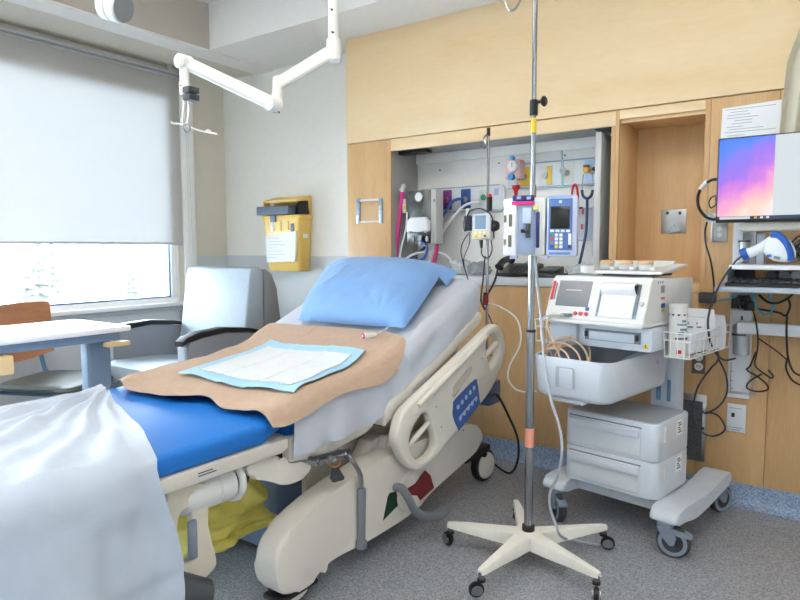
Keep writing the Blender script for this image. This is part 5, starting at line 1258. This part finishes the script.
# barcode scanner
sc = thing('barcode_scanner', 'white and blue handheld barcode scanner lying on the upper shelf', 'scanner', hw(768, 262, 2.98))
P = lambda x, y, Y=2.98: hw(x, y, Y)
ZS = zs+.007
obj('handle', MB().tube([P(745, 254), P(752, 252), P(760, 248.5), P(768, 244)], lambda t: .023-.003*sin(pi*t), 16, 5), mat('scanner_white', (222, 226, 232), .35), sc)
obj('handle_end', MB().tube([P(741.5, 255.5), P(744, 254.5), P(748, 253)], lambda t: .0255, 16, 4), M_blue, sc)
hd = MB(); q = bmesh.ops.create_uvsphere(hd.bm, u_segments=24, v_segments=16, radius=1)
hc = P(779, 248.5)
for v in q['verts']:
    p = v.co; v.co = V((p.x*.062*(1-.25*p.z*(p.x > 0)), p.y*.034, p.z*.052+.012*p.x*-.5))
hd.xf(Matrix.Translation(hc) @ Matrix.Rotation(radians(12), 4, 'Y'))
obj('head', hd, mat('scanner_white', (222, 226, 232), .35), sc)
obj('blue_band', MB().tube([P(772, 234.5, 2.968), P(779, 235.5, 2.958), P(786, 243, 2.956), P(790, 252, 2.958), P(791, 260, 2.966)], .0135, 10, 5), M_blue, sc)
obj('blue_button', MB().tube([P(767, 256.2, 2.955), P(771, 255.5, 2.952)], .006, 8, 1), M_blue, sc); obj('trigger', MB().tube([P(774, 257.5, 2.952), P(780, 258.5, 2.952)], .006, 8, 1), M_bluegrey, sc)
bw = thing('wire_tidy', 'dark bundle of tangled cables behind the scanner on the shelf', 'cable bundle', (-.16, 3.16, zs+.006))
for k in range(9):
    rr = random.Random(k); c = V((-.14+.02*rr.random()*4, 3.14+.05*rr.random(), zs+.05+.05*rr.random()))
    obj('cable_loop', MB().tube([c+V((.05*cos(a)*(.6+.6*rr.random()), .02*sin(a*2), .045*sin(a))) for a in [2*pi*i/8 for i in range(8)]], .0045, 6, 4, True), [M_blackp, M_dgrey, mat('cable_moss', (96, 104, 92), .6)][k % 3], bw)
cup = thing('cable_roll', 'grey rolled cable lying on the keyboard tray behind the keys', 'cable roll', (-.20, 3.10, zk+.009))
for k in range(3): obj('roll', MB().cyl((-.245+.045*k, 3.07, zk+.042), (-.235+.045*k, 3.14, zk+.042), .026, n=18, bev=.003).cyl((-.2451+.045*k, 3.068, zk+.042), (-.245+.045*k, 3.0705, zk+.042), .014, n=14), [M_dgrey, M_mgrey, M_lgrey][k], cup)
# power strip with plugs
ps = thing('power_strip', 'black power adapters plugged in under the keyboard tray', 'power strip', hw(744, 309, 3.2))
rect('strip', (731, 290, 756, 309), FW-.022, .03, WSg, ps, .003); rect('adapter', (744, 301, 755, 310), FW-.05, .03, M_blackp, ps, .003); rect('adapter', (732, 296, 737, 308), FW-.05, .025, M_blackp, ps, .003)
for px in (738, 742, 746): obj('plug', MB().tube([hw(px, 308, 3.17), hw(px-1, 300, 3.15), hw(px+2, 296.5, 3.15), hw(px+4.5, 301, 3.16)], .006, 8), M_blackp, ps)
rect('black_box', (700, 292, 717, 302.5), FW, .05, M_dgrey, ps, .006)
M_ck = M_blackp
CB = 'cables around the wall rail'
cable([(742, 256, 2.95), (736, 261, 2.93), (727, 273, 2.88), (718, 288, 2.85), (711, 306, 2.85), (708, 322, 2.86), (710, 340, 2.9), (715, 352, 2.98), (724, 360, 3.08), (735, 358.5, 3.18)], .0042, M_dgrey, 'grey scanner lead hanging past the keyboard tray in a long arc')
cable([(707, 222, 3.21), (705, 232, 3.21), (706, 245, 3.2), (710, 258, 3.2), (713, 275, 3.2), (714, 292, 3.2), (711, 308, 3.18)], .0042, M_blackp, 'black lead dropping from the coiled plugs by the screen edge')
cable([(720, 179.5, 3.05), (712, 180, 3.06), (703, 186, 3.08), (698, 196, 3.1), (699, 208, 3.1), (706, 217, 3.1), (714, 219.5, 3.1), (720, 218, 3.08)], .0065, M_blackp, 'thick black cable arching out from behind the screen edge')
cable([(720, 195, 3.08), (712, 197, 3.1), (709, 203, 3.12), (711, 208, 3.12), (716, 204, 3.12), (716, 198, 3.12), (720, 195.5, 3.12)], .003, M_blackp, 'thin black loop of wire at the screen edge')
wl_ = obj('cable_label', MB().tube([hw(700.5, 189, 3.085), hw(707, 181.5, 3.07)], .010, 10, 1), M_white); tag(wl_, 'white tag wrapped on the thick cable by the screen', 'cable tag')
cable([(714, 218, 3.1), (709, 213, 3.1), (707, 218, 3.1), (710, 221.5, 3.1), (717, 213.5, 3.1), (721, 212, 3.08)], .0035, mat('cable_sky', (120, 190, 220), .5), 'pale blue wire looped beside the screen corner')
cable([(716, 301, 3.2), (728, 299, 3.18), (738, 296, 3.17)], .004, mat('cable_cyan', (70, 176, 208), .5), 'cyan network lead running to the adapters')
cable([(753, 294, 3.15), (757, 308, 3.13), (764, 314.5, 3.12), (771, 312, 3.12), (773, 303, 3.12), (769, 294, 3.12), (766, 290, 3.14)], .004, mat('cable_cyan', (70, 176, 208), .5), 'cyan lead hanging in a loop below the keyboard tray')
cable([(759, 295, 3.14), (768, 302, 3.12), (778, 303, 3.1), (788, 298, 3.1), (793, 294, 3.12)], .005, M_ck, 'black cable sagging under the keyboard tray')
cable([(757, 309, 3.15), (770, 311, 3.13), (780, 313, 3.12), (786, 315.5, 3.12), (790, 306, 3.12), (788, 298, 3.12)], .0045, M_ck, 'black cable running sideways above the swing arm')
cable([(787, 314, 3.09), (786.5, 335, 3.08), (788, 357, 3.1), (793, 371, 3.15), (801, 376, 3.2)], .0042, M_ck, 'black cable crossing in front of the swing arm')
cable([(788, 357, 3.1), (786, 368, 3.14), (792, 380, 3.2), (802, 386, 3.22)], .0042, M_ck, 'black cable end trailing off right of the rail')
cable([(753, 310, 3.2), (756, 322, 3.07), (758, 340, 3.07), (757, 352, 3.12), (755, 365, 3.2), (762, 372, 3.22), (771, 378, 3.22), (773, 375.5, 3.22), (768, 370, 3.22)], .0035, M_ck, 'black wire hanging in a small kink right of the rail')
cable([(758, 338, 3.07), (768, 345, 3.1), (778, 352, 3.16), (787, 360, 3.2)], .003, M_ck, 'thin black wire slanting right below the swing arm')
cable([(756, 352, 3.19), (750, 366, 3.21), (747, 370, 3.22), (758, 377, 3.22), (767, 385, 3.22), (767, 390, 3.22), (757, 391.5, 3.21), (747, 388, 3.215), (750, 381, 3.215), (762, 374, 3.215)], .0038, M_ck, 'black wire folded in a zigzag loop at the foot of the rail')
cable([(709, 308, 3.16), (708, 322, 3.15), (711, 336, 3.18), (717, 350, 3.2), (718, 360, 3.21), (711, 368, 3.22), (702, 380, 3.22), (696, 392, 3.22), (693, 410, 3.22), (695, 422, 3.22), (703, 433, 3.22), (714, 436, 3.22), (724, 431, 3.22), (724, 424, 3.22), (717, 415, 3.22), (706, 412, 3.22)], .0042, M_dgrey, 'long grey cord falling in a wide loop beside the vent')
cable([(718, 358, 3.21), (726, 375, 3.20), (727, 392, 3.20), (720, 405, 3.22), (707, 413, 3.22), (702, 411, 3.22)], .0042, M_dgrey, 'grey cord curving from the rail foot back to the vent')
# privacy curtain at the right edge
M_curt = mat('curtain_sand', (206, 198, 178), .85, bump=.1, bscale=120)
cu = thing('privacy_curtain', 'gathered sand coloured privacy curtain hanging behind the computer screen', 'curtain', (.02, 3.19, 1.45))
cL = [hw(803, 8, 3.19), hw(800, 28, 3.19), hw(787, 62, 3.19), hw(779.5, 131, 3.19)]
def curt(u, v):
    z = ZC-.02-(ZC-.02-1.45)*v
    P = [(q.z, q.x) for q in cL]; x = P[-1][1]
    for (za, xa), (zb, xb) in zip(P, P[1:]):
        if zb <= z <= za: x = xa+(xb-xa)*(za-z)/(za-zb)
    if z > P[0][0]: x = P[0][1]
    return V((x+u*(.50-.06*v), 3.19+.026*sin(u*34+.6*v)+.010*sin(u*13), z))
obj('cloth', MB().grid(curt, 80, 24, .002), M_curt, cu)
ctk = thing('ceiling_curtain_track', 'white ceiling track carrying the privacy curtain', 'curtain track', (.1, 3.19, ZC-.02)); obj('rail', MB().b2((-.20, 3.175, ZC-.018), (XR-.05, 3.205, ZC-.0005), .003), M_white, ctk)

# ================================================================== SHARPS BIN
sb = thing('sharps_bin', 'yellow sharps bin with its lid open on the back wall', 'sharps bin', (-3.40, 3.38, 1.04))
SX0, SX1, SY0, SY1 = -3.59, -3.215, 3.315, 3.455
M_sb = mat('sharps_yellow', (244, 206, 112), .35, var=.03)
rings = []
for z, k in ((1.042, -.030), (1.05, -.024), (1.40, -.004), (1.43, 0)):
    rings.append([(x, y, z) for x, y in rrect(SX1-SX0+2*k, SY1-SY0+k, .02, 5, (SX0+SX1)/2, (SY0+SY1)/2+(-k/2))])
obj('tub', MB().loft(rings), M_sb, sb)
obj('rim', MB().prism(rrect(SX1-SX0+.03, SY1-SY0+.006, .02, 5, (SX0+SX1)/2, (SY0+SY1)/2-.003), 2, 1.425, 1.452, .006), M_sb, sb)
obj('opening', MB().b2((SX0+.03, SY0+.02, 1.452), (SX1-.03, SY1-.01, 1.458)), M_black, sb)
obj('grey_flap', MB().b2((SX0-.03, SY0-.035, 1.458), (SX1-.07, SY0+.05, 1.520), .006), mat('flap_slate', (96, 108, 128), .45), sb)
obj('flap_hatch', MB().prism([(SX1-.07, 1.458), (SX1+.01, 1.458), (SX1+.005, 1.50), (SX1-.02, 1.56), (SX1-.05, 1.53)], 1, SY0+.03, SY0+.10, .004), M_blackp, sb)
obj('flap_latch', MB().b2((SX0+.10, SY0-.022, 1.405), (SX0+.15, SY0-.002, 1.455), .004), mat('flap_slate', (96, 108, 128), .45), sb)
lid = MB().prism([(SY0+.0, 1.545), (SY0-.01, 1.562), (SY1-.02, 1.598), (SY1, 1.588), (SY1, 1.45), (SY1-.025, 1.45), (SY1-.03, 1.565)], 0, SX0+.015, SX1-.005, .006)
obj('open_lid', lid, M_sb, sb)
obj('lid_side', MB().prism([(SY0+.01, 1.545), (SY1-.03, 1.575), (SY1-.03, 1.46), (SY1-.06, 1.50)], 0, SX1-.02, SX1-.010, .002), M_blackp, sb)
obj('lid_lip', MB().b2((SX0+.015, SY0-.012, 1.522), (SX0+.03, SY0+.05, 1.56), .003), M_sb, sb)
lab = MB().prism([(SX0+.035, 1.105), (SX1-.045, 1.115), (SX1-.03, 1.335), (SX0+.03, 1.305)], 1, SY0-.002, SY0+.012)
lb_ = obj('paper_label', lab, M_paper, sb)
for k, (x, z, w, h) in enumerate(((SX0+.10, 1.375, .028, .075), (SX1-.07, 1.36, .028, .06))): obj('small_label', MB().b2((x-w/2, SY0-.0025, z-h/2), (x+w/2, SY0+.01, z+h/2)), [M_paper, mat('label_slate', (110, 118, 140), .5)][k], sb)
obj('pale_print', MB().b2((SX0+.15, SY0-.0022, 1.34), (SX0+.19, SY0+.01, 1.41)).b2((SX0+.215, SY0-.0022, 1.345), (SX0+.265, SY0+.01, 1.415)), mat('label_faded', (240, 214, 140), .5), sb)
for k in range(7): obj('label_line', MB().b2((SX0+.06, SY0-.0030, 1.14+.024*k), (SX0+.14+.13*((k*37) % 10)/10, SY0-.001, 1.1435+.024*k)), mat('print_pale', (206, 200, 188), .8), sb)
obj('side_label', MB().b2((SX1-.012, SY0+.05, 1.285), (SX1-.005, SY0+.10, 1.315)), M_paper, sb)
obj('mount_bracket', MB().b2((SX0+.05, SY1-.002, 1.10), (SX1-.05, YB-.0005, 1.40)), M_lgrey, sb)

# ================================================================== ARMCHAIR
M_vin = mat('vinyl_pale_blue', (168, 182, 196), .5, var=.02, bump=.06, bscale=220); M_ving = mat('vinyl_grey', (138, 142, 148), .55, bump=.06, bscale=220)
ac = thing('armchair', 'grey blue vinyl armchair with black arm pads in the corner', 'armchair', (-3.36, 2.5, 0))
AX0, AX1 = -3.69, -3.03
def bpoly(f, r): return [(2.62+f*.0, .44), (2.705+f*.0, 1.06), (2.725, 1.088), (2.765, 1.092), (2.79, 1.07)]
obj('backrest_cushion', MB().prism([(2.60, .47), (2.692, 1.045), (2.705, 1.078), (2.735, 1.09), (2.775, 1.088), (2.80, 1.06), (2.80, .44), (2.64, .43)], 0, AX0+.005, AX1-.005, .016, 3), M_vin, ac)
obj('backrest_shell', MB().prism([(2.802, .30), (2.802, 1.065), (2.82, 1.075), (2.87, 1.045), (2.915, .95), (2.94, .70), (2.94, .25), (2.85, .2)], 0, AX0, AX1, .014, 3), M_ving, ac)
obj('seat_cushion', MB().prism([(2.10, .37), (2.085, .43), (2.095, .50), (2.14, .525), (2.40, .515), (2.66, .49), (2.66, .35), (2.13, .34)], 0, AX0+.004, AX1-.004, .018, 3), M_vin, ac)
obj('seat_frame', MB().b2((AX0, 2.15, .16), (AX1, 2.84, .335), .01), M_ving, ac)
for s, x0, x1 in ((1, AX1+.001, AX1+.072), (-1, AX0-.072, AX0-.001)):
    obj('arm_panel', MB().prism([(2.165, .12), (2.155, .60), (2.17, .685), (2.25, .71), (2.42, .715), (2.60, .695), (2.80, .655), (2.80, .12)], 0, x0, x1, .012, 3), M_ving, ac)
    obj('arm_front', MB().b2((x0+.002, 2.137, .12), (x1-.002, 2.157, .66), .008), M_vin, ac)
    obj('arm_pad', MB().prism([(2.125, .668), (2.125, .695), (2.16, .712), (2.25, .738), (2.42, .745), (2.60, .725), (2.79, .682), (2.79, .660), (2.60, .700), (2.42, .718), (2.25, .712), (2.17, .688)], 0, x0-.004, x1+.004, .010, 3), M_black, ac)
    for y in (2.20, 2.72): obj('foot', MB().cyl(((x0+x1)/2, y, 0), ((x0+x1)/2, y, .122), .02, .026, 12), M_blackp, ac)
# ================================================================== VISITOR CHAIR
vc = thing('visitor_chair', 'metal visitor chair with a curved wooden back below the window', 'chair', (-3.68, 1.80, 0), radians(26))
M_cw = wood('chair_beech', (206, 142, 96), (180, 116, 74), (2, 2, 12), .4, .4); M_seat = mat('seat_olive', (92, 99, 98), .5, bump=.05, bscale=200); M_cm = mat('chair_metal_blue', (86, 116, 142), .3, .6)
def backf(u, v):
    y = -.245+.49*u; z = .555+.34*v+.03*(1-v)*(abs(2*u-1)**2)-.008*v*(abs(2*u-1)**4); return V((-.262+.05*(2*u-1)**2-.02*v, y, z))
m_ = MB().grid(backf, 24, 10, .012); obj('backrest', m_, M_cw, vc, **L)
rs = []
for z, k in ((.425, -.03), (.435, -.006), (.452, .0), (.468, -.012), (.474, -.05)): rs.append([(x, y, z+.012*(x > .15)*-1) for x, y in rrect(.47+2*k, .47+2*k, .09, 7, .0, 0)])
obj('seat', MB().loft(rs), M_seat, vc, **L)
for s in (-1, 1):
    obj('leg', MB().tube([(-.30, s*.20, .80), (-.255, s*.205, .50), (-.22, s*.21, .40), (-.26, s*.215, .01)], .0125, 10, 5), M_cm, vc, **L)
    obj('leg', MB().tube([(.17, s*.205, .42), (.20, s*.212, .2), (.215, s*.216, .01)], .0125, 10, 4), M_cm, vc, **L)
    obj('side_rail', MB().tube([(-.23, s*.20, .418), (.18, s*.20, .418)], .011, 8, 1), M_cm, vc, **L)
    for x in (-.26, .215): obj('foot_cap', MB().cyl((x, s*.2155, 0), (x, s*.2155, .022), .016, n=12), M_black, vc, **L)
# ================================================================== OVERBED TABLE
ot = thing('overbed_table', 'white topped overbed table on a blue grey column beside the bed', 'overbed table', (-2.72, 1.2, 0))
TZ = .88
obj('table_top', MB().prism(rrect(.46, .90, .02, 4, -2.70, 1.08), 2, TZ-.022, TZ, .006), mat('table_white', (238, 240, 244), .3), ot)
obj('apron', MB().prism(rrect(.40, .83, .02, 4, -2.70, 1.08), 2, TZ-.058, TZ-.0225, .004), mat('apron_blue', (116, 138, 164), .45), ot)
M_col = mat('column_slate', (112, 132, 156), .45)
obj('column', MB().b2((-2.665, 1.40, .09), (-2.585, 1.495, TZ-.058), .010), M_col, ot); obj('column_strip', MB().b2((-2.65, 1.396, .12), (-2.60, 1.4005, TZ-.06), .002), mat('strip_blue', (150, 172, 198), .4), ot)
obj('base_bar', MB().b2((-2.86, 1.34, .05), (-2.50, 1.48, .092), .012), M_col, ot)
for x in (-2.86, -2.53):
    obj('foot_bar', MB().b2((x, .80, .052), (x+.055, 1.52, .085), .010), M_col, ot)
    for y in (.84, 1.48): obj('castor', MB().cyl((x+.012, y, .026), (x+.042, y, .026), .026, n=18, bev=.003), M_black, ot)
M_tab = mat('latch_tan', (226, 196, 146), .5)
obj('release_latch', MB().b2((-2.52, 1.42, TZ-.082), (-2.475, 1.52, TZ-.064), .004), M_tab, ot); obj('hand_crank', MB().b2((-2.56, .90, TZ-.135), (-2.48, 1.06, TZ-.062), .008), M_tab, ot)

# ================================================================== CEILING ARM AND SPOT
M_arm = mat('arm_white', (238, 238, 234), .35)
D0 = 2.6
A = lambda x, y, k=D0: dep(x, y, k)
ca_ = thing('jointed_boom', 'white jointed ceiling arm reaching over the bed towards the window', 'ceiling arm', A(336, 48))
top = A(333.5, 20); base = A(337, 60)
cx, cy = top.x, top.y
zt_ = ZT; z38 = A(336, 38).z; z60 = A(336, 61).z
obj('ceiling_flange', MB().cyl((cx, cy, ZT-.02), (cx, cy, ZT-.0005), .09, n=30, bev=.004), M_arm, ca_)
obj('drop_tube', MB().cyl((cx, cy, z38), (cx, cy, ZT-.02), .0215, n=24), M_arm, ca_)
for py in (12, 34): 
    c = A(334.5, py); obj('set_screw', MB().cyl((c.x+.008, cy-.027, c.z), (c.x+.008, cy-.018, c.z), .004, n=10), M_dgrey, ca_)
obj('swivel_sleeve', MB().cyl((cx, cy, z60), (cx, cy, z38), .030, n=26, bev=.006), M_arm, ca_)
s0 = V((cx, cy, A(336, 50).z)); e1_ = A(278, 84, D0-.02); e1b = A(276, 101, D0-.02)
def beam(a, b, w, h, nm):
    d = (b-a); n = V((-d.y, d.x, 0)).normalized(); u = n.cross(d.normalized()).normalized()
    r = lambda c, kw, kh: [c+n*(w*kw*x)+u*(h*kh*y) for x, y in ((-1, -.7), (-.7, -1), (.7, -1), (1, -.7), (1, .7), (.7, 1), (-.7, 1), (-1, .7))]
    return obj(nm, MB().loft([r(a, 1, 1), r(b, .95, .9)]), M_arm, ca_)
beam(s0, e1_, .020, .026, 'upper_beam')
obj('elbow_post', MB().cyl(A(277.5, 106, D0-.02), A(278, 77, D0-.02), .021, n=20, bev=.004), M_arm, ca_)
h0 = A(273, 104, D0-.05)
obj('elbow_hub', MB().cyl(h0-V((.0, .032, 0)), h0+V((.0, .032, 0)), .030, n=26, bev=.005), M_arm, ca_); obj('elbow_cap', MB().cyl(A(276, 112, D0-.03), A(276.5, 108, D0-.03), .016, n=16), M_dgrey, ca_)
w0 = A(184, 62, D0-.12)
beam(h0, w0, .019, .026, 'lower_beam')
obj('wrist_hub', MB().cyl(w0-V((0, .03, 0)), w0+V((0, .03, 0)), .028, n=26, bev=.005), M_arm, ca_)
w1 = A(183, 85, D0-.12); wx = V((w0.x, w0.y, w1.z))
obj('wrist_tube', MB().cyl(wx, w0, .018, n=18, bev=.003), M_arm, ca_)
obj('wrist_socket', MB().cyl(wx-V((0, 0, .035)), wx+V((0, 0, .004)), .021, n=18, bev=.003), M_arm, ca_)
obj('orange_dot', MB().cyl(A(180.5, 85.5, D0-.145), A(180.5, 85.5, D0-.139), .004, n=12), mat('dot_orange', (214, 120, 70), .5), ca_)
cl_ = A(191, 93, D0-.13)
for dz in (-.018, .010): obj('clamp_block', MB().box(cl_+V((0, 0, dz)), (.042, .05, .024), .004), M_dgrey, ca_)
hp = [A(184, 88, D0-.13), A(184, 100, D0-.13), A(183, 113, D0-.13), A(182, 122, D0-.13)]
obj('hanger_rod', MB().tube(hp, .004, 8), M_arm, ca_)
obj('hanger_rod', MB().tube([A(188, 97, D0-.13), A(188.5, 112, D0-.13), A(187, 124, D0-.13)], .004, 8), M_arm, ca_)
obj('hook_bar', MB().tube([A(171, 122, D0-.14), A(174, 123.5, D0-.13), A(184, 124.5, D0-.13), A(196, 129.5, D0-.13), A(206, 132, D0-.12), A(217.5, 134, D0-.12)], .0038, 8), M_arm, ca_)
obj('hook_ring', MB().tube([A(187+3*cos(a), 128+4*sin(a), D0-.135) for a in [2*pi*i/10 for i in range(10)]], .003, 6, 3, True), M_chrome, ca_)
obj('hook_prong', MB().tube([A(206, 132, D0-.12), A(207.5, 130, D0-.12), A(210, 130.5, D0-.12), A(211, 132.5, D0-.12)], .003, 6), M_arm, ca_)
# spot lamp
sl0 = dep(107, 4.5, 2.8); ax = (R_*.93-F_*.30+V((0, 0, -.32))).normalized()
sp_ = thing('ceiling_spot', 'white cylindrical spot lamp hanging from the ceiling near the window', 'spot lamp', sl0)
obj('lamp_can', MB().lathe([(0, 0), (.058, .0), (.066, .008), (.066, .098), (.060, .104), (0, .104)], sl0-ax*.012, ax, 36), M_white, sp_)
obj('lamp_rim', MB().lathe([(.0665, .046), (.0685, .048), (.0685, .054), (.0665, .056)], sl0-ax*.012, ax, 36), M_lgrey, sp_)
obj('lamp_face', MB().lathe([(0, .1045), (.060, .1045), (.060, .107), (0, .107)], sl0-ax*.012, ax, 36), mat('lamp_face_grey', (136, 142, 148), .3), sp_)
c = sl0+ax*.03
obj('stem', MB().cyl((c.x, c.y, c.z+.05), (c.x, c.y, ZT-.03), .010, n=14), M_white, sp_); obj('canopy', MB().cyl((c.x, c.y, ZT-.03), (c.x, c.y, ZT-.0005), .055, n=26, bev=.004), M_white, sp_)
